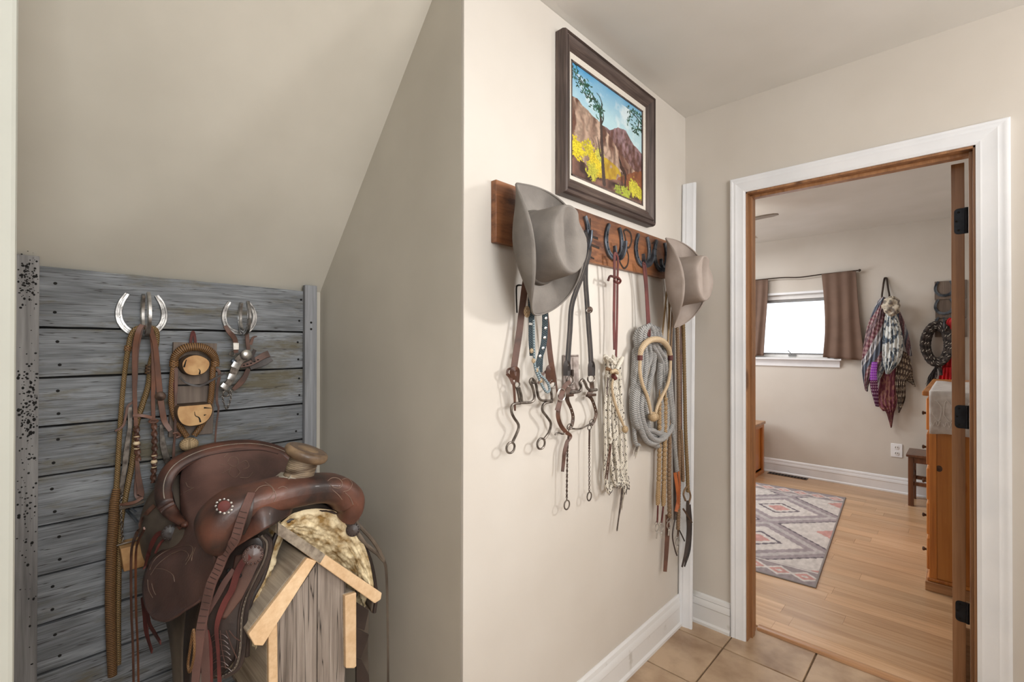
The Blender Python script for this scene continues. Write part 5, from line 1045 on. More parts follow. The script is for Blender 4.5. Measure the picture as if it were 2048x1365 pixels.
# plaque with log slices
pc = N(388, 780, 0); rot = rotm((1, 0, 0), -2.2)
pq = thing('wall_plaque', 'grey-brown wooden plaque with two round log slice pegs', 'plaque', N(388, 870, 0))
pyl, pyr = N(342, 780, .016)[1], N(430, 780, .016)[1]; pzt, pzb = N(388, 686, .016)[2], N(380, 872, .016)[2]
Geo().box((PN+.001, pyl, pzb), (PN+.017, pyr, pzt), rot).build('board', 'plaque', pq, bevel=.002)
Geo().box((PN+.017, pyl+.015, N(390, 772, .017)[2]), (PN+.019, pyr-.01, N(390, 769, .017)[2]), rot).build('groove', 'hole', pq, smooth=False)
def slice_(px, py, rx, ry, d, flat, seed):
    c = N(px, py, d); rs = np.random.RandomState(seed); n = 40; Rx = abs(N(px+rx, py, d)[1]-c[1]); Ry = abs(N(px, py-ry, d)[2]-c[2])
    ring = []
    for k in range(n):
        f = 2*math.pi*k/n; wob = 1+.02*math.sin(3*f+seed)+.015*math.sin(5*f); y_, z_ = math.cos(f)*Rx*wob, math.sin(f)*Ry*wob
        if flat and z_ > Ry*.45: z_ = Ry*.45; y_ *= 1.0
        ring.append((y_, z_))
    fr = [A(PN+d, c[1]+y_*.94, c[2]+z_*.94) for y_, z_ in ring]; mid = [A(PN+d-.004, c[1]+y_, c[2]+z_) for y_, z_ in ring]; bk = [A(PN+.016, c[1]+y_, c[2]+z_) for y_, z_ in ring]
    g = Geo(); cen = A(PN+d+.001, c[1], c[2]); inner = [A(PN+d+.0005, c[1]+y_*.5, c[2]+z_*.5) for y_, z_ in ring]
    g.add([cen]+inner+fr, [(0, 1+k, 1+(k+1) % n) for k in range(n)]+[(1+k, 1+n+k, 1+n+(k+1) % n, 1+(k+1) % n) for k in range(n)])
    L_ = g.build('log_slice', 'log', pq)
    g = Geo(); g.add(fr+mid+bk, [(j*n+k, j*n+(k+1) % n, (j+1)*n+(k+1) % n, (j+1)*n+k) for j in range(2) for k in range(n)]); g.build('bark', 'bark', L_)
    return L_, c
L1_, c1 = slice_(392, 731, 28, 21, .075, False, 1); L2_, c2 = slice_(390, 824, 36, 30, .095, True, 2)
for L_, pts, d in ((L1_, [(399, 749), (400, 742), (397, 738)], .0765), (L2_, [(401, 845), (398, 836), (391, 832), (389, 824)], .0965), (L2_, [(408, 831), (413, 830)], .0965), (L2_, [(408, 816), (424, 817)], .0965), (L1_, [(368, 735), (372, 722), (374, 720)], .0765)):
    Geo().strap([N(a_, b_, d) for a_, b_ in pts], [.005, .0025, .001], .001).build('crack', 'hole', L_)
Geo().strap(NN([(381, 688, .02), (383, 672, .02), (386, 664, .022), (389, 672, .02), (391, 688, .02)]), .008, .003).build('hanging_loop', 'leather_maroon', pq)
# brown bosal on the plaque
bo = thing('bosal', 'dark brown braided bosal looped over the plaque log slices', 'bosal', N(390, 720, .05))
Geo().tube(NN([(346, 728, .055), (352, 711, .062), (368, 698, .07), (391, 694, .072), (412, 699, .07), (427, 712, .062), (433, 729, .055)]), [.010, .0135, .0135, .0135, .010], 12).build('nose_band', 'rawhide_wrap', bo)
for c0_ in (349, 431): Geo().tube(NN([(c0_-1, 722, .056), (c0_-1, 733, .054)]), .0125, 12).build('button', 'rawhide_brown', bo)
Geo().tube(NN([(347, 733, .054), (344, 770, .05), (343, 805, .05), (350, 835, .05), (363, 858, .05), (374, 874, .05)]), .0085, 10).build('shank', 'rawhide_brown', bo)
Geo().tube(NN([(426, 733, .054), (424, 770, .05), (421, 800, .04), (412, 834, .04), (400, 856, .05), (388, 872, .05)]), .0085, 10).build('shank', 'rawhide_brown', bo)
Geo().ball(N(378, 889, .055), .026, (.9, 1.0, .82), 22, 12).build('heel_knot', 'knot', bo)
Geo().strap(NN([(359, 754, .065), (372, 766, .065), (392, 772, .068), (404, 771, .07), (425, 760, .075), (450, 746, .08)]), [.005, .006, .007, .006], .003).build('tie', 'leather_dark', bo)
Geo().strap(NN([(352, 736, .06), (352, 780, .06), (351, 820, .06), (350, 868, .058), (348, 890, .055), (347, 925, .055)]), [.010, .007, .006, .008], .003).build('tie', 'leather_brown', bo)
Geo().strap(NN([(346, 738, .055), (350, 790, .058), (353, 840, .058)]), .006, .003).build('tie', 'leather_maroon', bo)
Geo().tube(NN([(346, 868, .06), (354, 866, .062), (360, 872, .06), (352, 876, .06)]), .004, 7).build('tie_knot', 'leather_brown', bo)
Geo().strap(NN([(433, 738, .055), (439, 748, .055), (434, 780, .05), (434, 805, .05), (437, 818, .05), (433, 850, .05), (430, 885, .05)]), [.009, .009, .007, .005, .005], .003).build('tie', 'leather_brown', bo)

# spurs on the right hook
sr = thing('spurs', 'silver-banded spurs with dark tooled straps hanging on the right hook', 'spurs', N(490, 700, .03))
Geo().strap(NN([(450, 652, .05), (458, 664, .055), (470, 680, .05), (472, 706, .045)]), [.012, .016, .014], .004).build('spur_strap', 'leather_brown', sr)
g = Geo(); c = N(472, 693, .052); g.box(c-A(.002, .009, .012), c+A(.002, .009, .012)); g.build('buckle', 'silver', sr, bevel=.001)
Geo().strap(NN([(494, 668, .04), (495, 685, .045), (497, 700, .045)]), .013, .004).build('spur_strap', 'leather_brown', sr)
Geo().strap(NN([(501, 690, .045), (506, 676, .045), (514, 673, .045)]), [.010, .008, .003], .003).build('strap_end', 'leather_brown', sr)
Geo().ball(N(493, 710, .06), .018, (.55, 1, 1), 20, 12).build('concho', 'silver', sr)
sh = Geo().strap(NN([(489, 712, .05), (476, 724, .05), (468, 742, .05), (460, 762, .05), (446, 779, .05)]), [.032, .028, .022, .018], .006).build('spur_band', 'bitmetal', sr)
for q in ([(475, 726), (469, 736)], [(466, 749), (462, 760)], [(453, 770), (447, 777)]): Geo().strap(NN([(a_, b_, .0545) for a_, b_ in q]), .024, .002).build('silver_inlay', 'steel', sh)
Geo().strap(NN([(480, 733, .045), (498, 728, .045), (515, 719, .045), (527, 712, .045), (538, 708, .045)]), [.012, .018, .020, .022, .024], .004, nv=(1, 0, .3)).build('tooled_strap', 'leather_brown', sr)
Geo().strap(NN([(500, 736, .04), (518, 730, .04), (530, 724, .04), (541, 716, .04)]), [.016, .022, .026], .004, nv=(1, 0, .3)).build('tooled_strap', 'leather_dark', sr)
g = Geo()
for p_ in ((488, 731), (495, 729), (502, 727), (509, 724), (516, 720)): c = N(p_[0], p_[1], .049); g.box(c-A(.001, .003, .0018), c+A(.001, .003, .0018))
g.build('strap_holes', 'hole', sr, smooth=False)
Geo().strap(NN([(510, 700, .045), (505, 712, .048), (508, 724, .048)]), .012, .003).build('keeper', 'leather_dark', sr)
Geo().strap(NN([(497, 738, .035), (488, 757, .035), (476, 771, .035), (466, 780, .035)]), [.014, .020, .012], .004).build('heel_band', 'leather_brown', sr)
chain(sr, [(447, 782), (446, 800), (453, 818), (461, 800), (462, 782)], .04, 18, mat='bitmetal', prj=NP)
g = Geo(); g.ring(N(452, 788, .045), .009, .0022, (1, 0, 0)); g.ring(N(465, 708, .045), .008, .0022, (1, 0, 0)); g.build('ring', 'bitmetal', sr)
Geo().ball(N(467, 723, .05), .009, (.6, 1, 1)).build('button', 'iron', sr)
#SADDLE
# ================================================================ SADDLE STAND
YC = 0.48
st = thing('saddle_stand', 'weathered wooden saddle stand with two sloping top boards and fresh sawn ends', 'saddle stand', (-1.4, 0.5, 0))
XF = -1.13
def end_board(name, quad, L, mat, capmat=None, x=XF, cap=0.012):
    q = [PX(a_, b_, x) for a_, b_ in quad]
    o = Geo().prism([p+A(-cap, 0, 0) for p in q], (-(L-cap), 0, 0)).build(name, mat, st, smooth=False, bevel=0.003)
    Geo().prism(q, (-cap, 0, 0)).build('sawn_end', capmat or mat, o, smooth=False, bevel=0.002)
    return o
end_board('roof_board', [(615, 1117), (497, 1270), (509, 1292), (526, 1293), (634, 1123)], 0.58, 'roofwood', 'freshwood')
rb_ = end_board('roof_board', [(557, 1046), (764, 1187), (762, 1200), (750, 1208), (556, 1070)], 0.58, 'roofwood', 'freshwood')
Geo().prism([PX(a_, b_, XF+.0012) for a_, b_ in ((556.5, 1045.5), (651, 1110), (640, 1128), (555.5, 1070.5))], (-.008, 0, 0)).build('weathered_end', 'greyend', rb_, smooth=False)
fb = [PX(a_, b_, -1.15) for a_, b_ in ((555, 1240), (634, 1124), (687, 1161), (692, 1365))]
y0_, y1_ = fb[0][1], PX(691, 1330, -1.15)[1]; ym_ = y0_+(y1_-y0_)*0.56
za, zp, zb_ = fb[0][2], fb[1][2], fb[2][2]
Geo().prism([A(-1.15, y0_, 0), A(-1.15, y0_, za-.005), A(-1.15, ym_-.001, za+(zp-za)*0.98), A(-1.15, ym_-.001, 0)], (-.022, 0, 0)).build('front_board', 'standwood', st, smooth=False, bevel=.0015)
Geo().prism([A(-1.15, ym_+.001, 0), A(-1.15, ym_+.001, za+(zp-za)*0.98), A(-1.15, y1_, zb_), A(-1.15, y1_, 0)], (-.022, 0, 0)).build('front_board', 'standwood', st, smooth=False, bevel=.0015)
for (q, nm) in (([(537, 1270), (555, 1240), (557, 1460), (538, 1460)], 'side_board'), ([(690, 1193), (713, 1186), (713, 1334), (708, 1338), (692, 1338)], 'side_board')):
    end_board(nm, q, 0.5, 'roofwood', 'freshwood', x=-1.135)
for s_ in (0, 1):
    yb_ = y0_+.02 if s_ == 0 else y1_-.02; yf_ = 0.27 if s_ == 0 else .74
    g = Geo(); g.prism([A(-1.60, yb_-.03, .66), A(-1.60, yb_+.03, .66), A(-1.60, yf_+.04, 0), A(-1.60, yf_-.03, 0)], (-.02, 0, 0)); g.build('rear_leg', 'standwood', st, smooth=False, bevel=.002)
Geo().box((-1.60, y0_, .40), (-1.152-.022, y0_+.018, .48)).build('stretcher', 'standwood', st, smooth=False, bevel=.002)

# ================================================================ SADDLE
sd = thing('western_saddle', 'worn brown western saddle with carved leather, fleece lining and wrapped horn on the wooden stand', 'saddle', (-1.4, YC, 0.55))
from mathutils.bvhtree import BVHTree
HB = []
def reg(G):
    G = np.array(G); a, b = G.shape[:2]; vs = [Vector(p) for p in G.reshape(-1, 3)]
    HB.append(BVHTree.FromPolygons(vs, [(i*b+j, i*b+j+1, (i+1)*b+j+1, (i+1)*b+j) for i in range(a-1) for j in range(b-1)]))
def HIT(px, py, off=0.004, fb=None):
    d = Vector(ray(px, py)).normalized(); best = None
    for t in HB:
        h = t.ray_cast(Vector(CO), d)
        if h[0] is not None and (best is None or h[3] < best[1]): best = (h[0], h[3], h[1])
    if best is None or best[1] > 2.4: return PX(px, py, fb if fb is not None else -1.3)
    n = best[2]; n = -n if n.dot(d) > 0 else n
    return np.array(best[0]+n*off)
def HS(pts, off=0.004, fb=None): return [HIT(p[0], p[1], p[2] if len(p) > 2 else off, fb) for p in pts]
# --- skirt (rear and sides) with fleece
def sec(f):
    fr = [(-.152, .61), (-.148, .72), (-.116, .785), (-.085, .880), (-.035, .900), (.03, .900), (.085, .858), (.152, .750), (.178, .636), (.173, .577)]
    bk = [(-.215, .672), (-.238, .73), (-.245, .82), (-.215, .895), (-.14, .945), (0, .965), (.14, .945), (.215, .895), (.245, .82), (.225, .70)]
    ycf, ycb = .527, .478; e = f**0.8
    return [((ycf+(ycb-ycf)*e)+a_[0]*(1-e)+b_[0]*e, a_[1]*(1-e)+b_[1]*e) for a_, b_ in zip(fr, bk)]
xs_ = [-1.20, -1.25, -1.33, -1.46, -1.60, -1.70, -1.745, -1.76]
rows = []
for i, x_ in enumerate(xs_):
    f = (xs_[0]-x_)/(xs_[0]-xs_[-1]); S_ = sec(f); sh_ = [1, 1, 1, 1, 1, .98, .9, .82][i]
    S_ = [(y_, min(z_, .855) if (2 <= i <= 4 and abs(y_-.478) < .185) else z_) for y_, z_ in S_]
    rows.append([A(x_, (.527 if i == 0 else .478)+(y_-(.527 if i == 0 else .478))*sh_, .70+(z_-.70)*(1 if i < 6 else .97) if z_ > .70 else .70-(.70-z_)*(1 if i < 6 else (.6 if i == 6 else .2))) for y_, z_ in S_])
SK = net(rows, 6, 6)
Geo().grid(SK, th=0.007).build('skirt', 'leather_grey', sd, angle=0)
a_, b_ = SK.shape[:2]; du = np.gradient(SK, axis=0); dv = np.gradient(SK, axis=1); nn = np.cross(dv, du); nn /= np.linalg.norm(nn, axis=2, keepdims=True)
if nn[a_//2, b_//2, 2] > 0: nn = -nn
RS = net(SK[::2, ::2], 3, 3); du = np.gradient(RS, axis=0); dv = np.gradient(RS, axis=1); n2_ = np.cross(dv, du); n2_ /= (np.linalg.norm(n2_, axis=2, keepdims=True)+1e-9)
if n2_[n2_.shape[0]//2, n2_.shape[1]//2, 2] > 0: n2_ = -n2_
ii, jj = np.meshgrid(np.arange(RS.shape[0]), np.arange(RS.shape[1]), indexing='ij')
FL = RS+n2_*(0.014+0.024*fbm(ii/3.0, jj/3.0, 41)+0.012*fbm(ii/1.7, jj/1.7, 47))[..., None]
fg = Geo().grid(FL, th=0.0)
fg.build('fleece_lining', 'fleece', sd, angle=0)
Geo().tube(list(SK[0]+A(.003, 0, 0)), .0055, 8, 1, smooth=False).build('skirt_binding', 'leather_dark', sd)
reg(SK)
oc = crom([PX(a_, b_, x_) for a_, b_, x_ in ((562, 1046, -1.19), (590, 1026, -1.19), (630, 1018, -1.19), (672, 1024, -1.19), (700, 1042, -1.19), (722, 1076, -1.19), (738, 1120, -1.19), (747, 1168, -1.19), (746, 1196, -1.195))], 12)
ic = crom([PX(a_, b_, x_) for a_, b_, x_ in ((560, 1058, -1.20), (585, 1070, -1.23), (612, 1086, -1.25), (640, 1104, -1.26), (666, 1122, -1.26), (692, 1142, -1.26), (714, 1160, -1.25), (734, 1178, -1.23), (744, 1200, -1.20))], 12)
oc = np.array(oc); ic = np.array(ic); tt = np.linspace(0, 1, 40)[None, :, None]; FPd = oc[:, None]*(1-tt)+ic[:, None]*tt
ii, jj = np.meshgrid(np.arange(FPd.shape[0]), np.arange(40), indexing='ij')
lump = .014*np.sin(np.pi*tt[..., 0])+.020*(fbm(ii/7.0, jj/6.0, 51)-.5)+.012*(fbm(ii/2.6, jj/2.4, 53)-.5)
lump *= np.minimum(1, np.sin(np.pi*np.clip(tt[..., 0], .02, 1))*3+.15); FPd[..., 0] += lump; FPd[..., 1] -= lump*.5
Geo().grid(FPd).build('fleece_lining', 'fleece', sd, angle=0)
# --- seat and near flap, mirrored flap on the far side
def PYy(a_, b_, y_): return PY(a_, b_, y_)
xc = [-1.655, -1.575, -1.45, -1.33, -1.235]
R = [[A(xc[i], y_, z_[i]) for i in range(5)] for y_, z_ in ((.655, (.88, .85, .84, .84, .84)), (.632, (.965, .92, .885, .885, .90)), (.585, (1.0, .953, .915, .903, .93)), (.48, (1.012, .955, .915, .90, .945)), (.385, (1.002, .945, .905, .892, .93)), (.338, (.955, .905, .872, .868, .895)))]
R += [[PY(*p) for p in r_] for r_ in (
    [(360, 1052, .318), (374, 1060, .316), (388, 1066, .314), (402, 1072, .314), (422, 1078, .32)],
    [(342, 1085, .300), (360, 1092, .300), (380, 1098, .300), (402, 1104, .302), (428, 1112, .31)],
    [(300, 1122, .252), (335, 1130, .272), (368, 1135, .288), (402, 1140, .302), (432, 1145, .318)],
    [(284, 1168, .237), (322, 1175, .260), (358, 1180, .280), (394, 1183, .296), (424, 1176, .312)],
    [(289, 1212, .236), (322, 1215, .254), (352, 1214, .272), (380, 1210, .288), (404, 1196, .300)],
    [(303, 1236, .236), (326, 1244, .248), (347, 1236, .262), (367, 1220, .276), (388, 1207, .288)])]
ST = net(R, 8, 8)
Geo().grid(ST, th=-0.006).build('seat', 'leather_flap', sd, angle=0); reg(ST)
far = [[A(p[0], 2*YC-p[1]+0.005, p[2]) for p in r_] for r_ in R[6:]]
FJ = net([R[0]]+far, 8, 8); Geo().grid(FJ, th=-0.006).build('far_flap', 'leather_flap', sd, angle=0)
# --- inset seat panel of redder leather
ins = []
for v_ in np.linspace(0.30, 0.985, 26):
    row_ = []
    for u_ in np.linspace(0.02, 0.80, 26):
        i_ = (0.05+0.45*v_)*(ST.shape[1]-1) if False else None
        row_.append(None)
# --- cantle: rolled rim with stitched edge, dish behind
rim = [PY(368, 1050, .312), PX(347, 1032, -1.56), PX(329, 1004, -1.60), PX(329, 966, -1.635), PX(350, 933, -1.65), PX(394, 909, -1.66), PX(446, 896, -1.665), PX(500, 892, -1.66), PX(548, 900, -1.645), PX(582, 917, -1.62), A(-1.59, .655, .90), A(-1.55, .66, .85)]
rimP = crom(rim, 8); m_ = len(rimP); vs = []; G_ = []
for i in range(m_):
    t = nrm(rimP[min(i+1, m_-1)]-rimP[max(i-1, 0)]); c_ = A(-1.45, .48, .86); inw = nrm(c_-rimP[i]); inw = nrm(inw-t*np.dot(inw, t)); up_ = nrm(np.cross(t, inw)); up_ = up_ if np.dot(up_, A(-.5, -.2 if rimP[i][1] < .48 else .2, .5)) > 0 else -up_
    e_ = math.sin(math.pi*min(max(i/(m_-1), 0.02), .98))**0.45; wd = .021*e_+.004; tk = .010*e_+.004
    G_.append([rimP[i]+inw*wd*math.cos(th_)+up_*tk*math.sin(th_)*(1 if math.sin(th_) > 0 else .7) for th_ in np.linspace(0, 2*math.pi, 17)])
Geo().grid(np.array(G_)).build('cantle_rim', 'leather_red', sd, angle=0); reg(np.array(G_))
g = Geo()
G_ = np.array(G_)
for i in range(16, m_-6):
    if i % 1 == 0:
        for f_ in (0.3, 0.8):
            p = G_[i][4]*(1-f_)+G_[min(i+1, m_-1)][4]*f_; q = G_[i][3]*(1-f_)+G_[min(i+1, m_-1)][3]*f_; g.tube([p*.55+q*.45+A(0, 0, .0006), p*.45+q*.55+nrm(G_[i+1][4]-G_[i][4])*.004+A(0, 0, .0006)], .0011, 5, 1, smooth=False)
o = g.build('rim_lacing', 'stitch', sd); o['kind'] = 'stuff'
Geo().ball(rimP[0]+A(0, .002, 0), .010, (1.2, 1, .8)).build('rim_end', 'leather_red', sd)
bk = []
for i in range(0, m_, 2):
    p = rimP[i]; f = i/(m_-1); y2 = p[1]+(YC-p[1])*0.04; base = A(-1.70 if .15 < f < .85 else p[0]-.05, .478+(y2-.478)*1.05, max(.80, min(.955, p[2]-.05)))
    bk.append([p+A(-.004, 0, -.004), p*.5+base*.5+A(-.012, 0, 0), base])
Geo().grid(np.array(bk), th=.004).build('cantle_back', 'leather_red', sd, angle=0)
# --- fork with swells
arch = [(-1.235, .328, .872, .048, .018), (-1.225, .315, .897, .058, .032), (-1.212, .319, .928, .062, .041), (-1.205, .350, .955, .060, .042), (-1.195, .405, .968, .056, .036), (-1.185, .475, .972, .056, .036), (-1.188, .535, .964, .054, .034), (-1.192, .582, .948, .056, .038), (-1.192, .610, .920, .056, .040), (-1.192, .616, .900, .054, .032), (-1.20, .610, .876, .05, .024)]
AP = crom([A(*a_) for a_ in arch], 7); G_ = []
for i, a_ in enumerate(AP):
    p = a_[:3]; t = nrm(AP[min(i+1, len(AP)-1)][:3]-AP[max(i-1, 0)][:3]); ax_ = nrm(A(1, 0, 0)-t*t[0]); b_ = np.cross(t, ax_)
    row_ = []
    for th_ in np.linspace(0, 2*math.pi, 29):
        c_, s_ = math.cos(th_), math.sin(th_); c_ = math.copysign(abs(c_)**.65, c_); s_ = math.copysign(abs(s_)**.72, s_)
        row_.append(p+ax_*c_*a_[3]+b_*s_*a_[4])
    G_.append(row_)
FK = np.array(G_); g = Geo().grid(FK); n_ = FK.shape[1]; g.add(FK[0], [tuple(range(n_-1))]); g.add(FK[-1], [tuple(range(n_-2, -1, -1))])
g.build('fork', 'leather_red', sd, angle=0); reg(FK)
# apron leather that flows from the fork down the near side and back to the seat
apn = [[PX(560, 962, -1.25), PX(500, 975, -1.27), PX(455, 988, -1.285), PX(425, 1010, -1.29), PX(407, 1045, -1.29)],
       [PX(575, 978, -1.20), PX(510, 992, -1.19), PX(462, 1012, -1.225), PX(430, 1040, -1.245), PX(415, 1075, -1.25)],
       [PX(585, 1005, -1.175), PX(528, 1015, -1.145), PX(480, 1045, -1.175), PX(448, 1075, -1.205), PX(426, 1105, -1.225)],
       [PX(578, 1030, -1.165), PX(536, 1056, -1.125), PX(500, 1078, -1.145), PX(468, 1098, -1.17), PX(436, 1118, -1.20)]]
AP_ = net(apn, 8, 8); Geo().grid(AP_, th=-0.005).build('swell_cover', 'leather_red', sd, angle=0); reg(AP_)
# --- horn
hb = PX(594, 962, -1.19); ht = PX(610, 914, -1.185); ha = nrm(ht-hb); hl_ = np.linalg.norm(ht-hb)
g = Geo(); g.lathe([(.046, -.022), (.050, -.008), (.045, .002), (.038, .006), (.0355, .012)], hb, axis=tuple(ha), seg=28, sx=1.05, sy=.95); g.build('horn_base', 'mulehide', sd, angle=0)
Geo().prism([PX(545, 961, -1.235), PX(562, 948, -1.225), PX(585, 950, -1.17), PX(570, 973, -1.16)], (0, 0, .004)).build('mulehide_tab', 'mulehide', sd)
pr = [(.0355, .008), (.034, .014)]
for k in range(9): z_ = .014+k*(hl_-.02)/9; pr += [(.0335+.0006, z_+.001), (.0345, z_+.003), (.0335, z_+.0048)]
pr.append((.036, hl_-.006)); g = Geo(); g.lathe(pr, hb, axis=tuple(ha), seg=28); g.build('horn_neck', 'hornwrap', sd, angle=0)
ca = nrm(ha+A(.10, .06, 0)); hc = hb+ha*(hl_+.002)
g = Geo(); g.lathe([(.030, -.008), (.044, -.006), (.0505, 0), (.053, .007), (.0515, .014), (.047, .018)], hc, axis=tuple(ca), seg=36); g.build('horn_cap', 'hornrim', sd, angle=0)
g = Geo(); g.lathe([(.047, .0175), (.040, .0185), (.02, .0178), (1e-6, .0175)], hc, axis=tuple(ca), seg=36); g.build('horn_cap_top', 'horntop', sd, angle=0)
# --- near fender with border, on a slanted hanging plane
fp0 = A(-1.19, .412, .9); fn = nrm(A(.747, -.664, .20))
def PF(px, py, off=0.0):
    d = ray(px, py); t = np.dot(fp0+fn*off-CO, fn)/np.dot(d, fn); return CO+d*t
def psheet(left, right, prj, bulge=0.01, nu=24, nv=50, th=.005, n=fn):
    def rs(P, k): P = np.array(P); return np.array([np.interp(np.linspace(0, 1, k), np.linspace(0, 1, len(P)), P[:, c]) for c in range(3)]).T
    Lc, Rc = rs(crom([prj(*p) for p in left], 10), nv), rs(crom([prj(*p) for p in right], 10), nv)
    uu = np.linspace(0, 1, nu); G = Lc[:, None]*(1-uu[None, :, None])+Rc[:, None]*uu[None, :, None]
    return G+np.array(n)[None, None]*(bulge*np.sin(np.pi*uu)[None, :, None])
FE = psheet([(486, 1083), (462, 1100), (440, 1140), (420, 1190), (405, 1240), (396, 1300), (394, 1340), (408, 1350)],
            [(530, 1070), (541, 1085), (537, 1115), (520, 1152), (500, 1195), (491, 1235), (488, 1295), (440, 1356)], PF, .012)
FE[..., :] += 0
Geo().grid(FE, th=-0.006).build('fender', 'leather_dark', sd, angle=0); reg(FE)
edge = [(530, 1070), (541, 1085), (537, 1115), (520, 1152), (500, 1195), (491, 1235), (488, 1295), (478, 1335), (450, 1354)]
for k, (o_, r_, mt_) in enumerate(((0, .0050, 'leather_dark'), (7, .0032, 'leather_grey'), (13, .0024, 'leather_dark'))):
    Geo().tube([PF(a_-o_, b_+(2 if k else 0), .008+.001*k) for a_, b_ in edge], r_, 8).build('fender_edge', mt_, sd)
g = Geo(); P = crom([PF(a_-8, b_, .012) for a_, b_ in edge[4:]]+[PF(430, 1352, .012)], 10)
for i in range(0, len(P)-1, 2): g.tube([P[i], P[i]*.4+P[i+1]*.6], .0008, 4, 1, smooth=False)
o = g.build('border_stitching', 'stitch', sd); o['kind'] = 'stuff'
# fleece strip under the fender edge and near skirt
g = Geo(); ed = crom([PX(a_, b_, -1.205) for a_, b_ in ((557, 1056), (556, 1085), (549, 1110), (536, 1145), (516, 1185), (503, 1212))], 12)
for i, p in enumerate(ed): g.ball(p+RNG.randn(3)*.002+A(-.012, -.004, 0), .013+.003*random.random(), (1.2, .9, 1), 9, 6)
o = g.build('fleece_edge', 'fleece', sd, angle=0); o['kind'] = 'stuff'
# carved under-jockey panel on the fender
UJ = psheet([(470, 1112), (462, 1150), (450, 1190), (440, 1232)], [(520, 1100), (518, 1135), (497, 1180), (452, 1240)], lambda a_, b_: PF(a_, b_, .010), .006, 16, 30)
Geo().grid(UJ, th=-.004).build('jockey_panel', 'leather', sd, angle=0); reg(UJ)
# rosettes
def rosette(px, py, r, parent, mat='leather_dark', petals=14, fb=-1.2, dy=None):
    c = HIT(px, py, .004, fb) if dy is None else dy; n_ = nrm(CO-c); n_ = nrm(A(n_[0], n_[1], 0)*1.0+A(0, 0, .2))
    u_ = nrm(np.cross(A(0, 0, 1), n_)); v_ = np.cross(n_, u_)
    o = Geo().lathe([(r, -.002), (r, .002), (r*.8, .004), (r*.45, .0045), (1e-6, .006)], c, axis=tuple(n_), seg=26).build('rosette', mat, parent)
    g = Geo()
    for k in range(petals):
        f = 2*math.pi*k/petals; g.ball(c+u_*math.cos(f)*r*.82+v_*math.sin(f)*r*.82+n_*.003, r*.13, (1, 1, 1), 8, 5)
    g.build('petal_ring', mat, o); return o, c, n_, u_, v_
rosette(507, 1110, .022, sd, 'leather'); rosette(343, 1066, .020, sd, 'leather_dark')
# concho with studs on the near swell
c = HIT(449, 1014, .002); n_ = nrm(CO-c); u_ = nrm(np.cross(A(0, 0, 1), n_)); v_ = np.cross(n_, u_)
k_ = Geo().lathe([(.012, 0), (.012, .003), (.008, .005), (1e-6, .006)], c, axis=tuple(n_), seg=20, sx=1, sy=1).build('maroon_concho', 'leather_maroon', sd)
for k in range(12):
    f = 2*math.pi*k/12; p = HIT(449+16*math.cos(f), 1014+13.5*math.sin(f), .002); Geo().lathe([(.0028, 0), (.0022, .0016), (1e-6, .0024)], p, axis=tuple(n_), seg=8).build('stud', 'silver', k_)
# straps on the near side
def sstrap(pts, w_, mat, name='strap', off=.006, th=.0035, fb=-1.14, up=None, parent=sd):
    P = HS(pts, off, fb); nv_ = nrm(CO-P[len(P)//2]); return Geo().strap(P, w_, th, nv=tuple(nv_)).build(name, mat, parent)
def fstrap(pts, w_, mat, name='strap', th=.0035, parent=sd):
    return Geo().strap([PF(p[0], p[1], p[2]) for p in pts], w_, th, nv=tuple(fn)).build(name, mat, parent)
big = [HIT(503, 990, .006), HIT(492, 1012, .008), HIT(478, 1043, .010), HIT(464, 1075, .012), PF(450, 1108, .062), PF(436, 1140, .052), PF(422, 1170, .044), PF(411, 1215, .030), PF(402, 1260, .026), PF(396, 1310, .024), PF(391, 1365, .024), PF(387, 1420, .024)]
Geo().strap(big, [.016, .019, .021, .021, .021, .020, .017, .013], .005, nv=tuple(nrm(A(.75, -.6, .35)))).build('big_strap', 'leather_flap', sd)
g = Geo(); bl_ = crom(big, 10)
for i in range(14, len(bl_)-30, 3): 
    t = nrm(bl_[i+1]-bl_[i]); s__ = nrm(np.cross(t, A(.75, -.6, .35))); q = nrm(A(.75, -.6, .35)); g.tube([bl_[i]-s__*.008+q*.003, bl_[i]+q*.0036, bl_[i]+s__*.008+q*.003], .0006, 4, 2)
g.build('strap_creases', 'leather_dark', sd)
sstrap([(504, 990), (500, 1015), (494, 1040), (488, 1068)], .010, 'leather_dark', 'tongue_strap')
c = PF(481, 1072, .030); g = Geo(); g.tube([PF(476, 1064, .03), PF(490, 1060, .03), PF(487, 1084, .03), PF(470, 1084, .03)], .0018, 7, 1, closed=True, smooth=False); g.build('buckle', 'silver', sd)
fstrap([(500, 1112, .024), (486, 1125, .024), (474, 1148, .024), (464, 1180, .024), (450, 1205, .024), (438, 1235, .024), (433, 1262, .024), (436, 1300, .024), (438, 1340, .024), (440, 1380, .024)], [.014, .015, .014, .013, .008, .006, .008], 'leather_maroon', 'latigo_strap')
fstrap([(468, 1140, .018), (450, 1165, .020), (434, 1195, .020), (418, 1222, .020), (408, 1245, .022), (410, 1290, .022), (412, 1365, .022), (413, 1400, .022)], [.012, .014, .012, .010, .016, .018, .016], 'leather_flap', 'latigo_strap')
fstrap([(412, 1262, .020), (416, 1300, .020), (417, 1370, .020)], [.012, .018, .018], 'leather_maroon', 'latigo_strap')
g = Geo()
for p_ in ((457, 1142), (480, 1152), (443, 1163), (467, 1175)): g.ball(PF(p_[0], p_[1], .017), .0045, (1, 1, 1), 8, 5)
g.build('punched_holes', 'hole', sd)
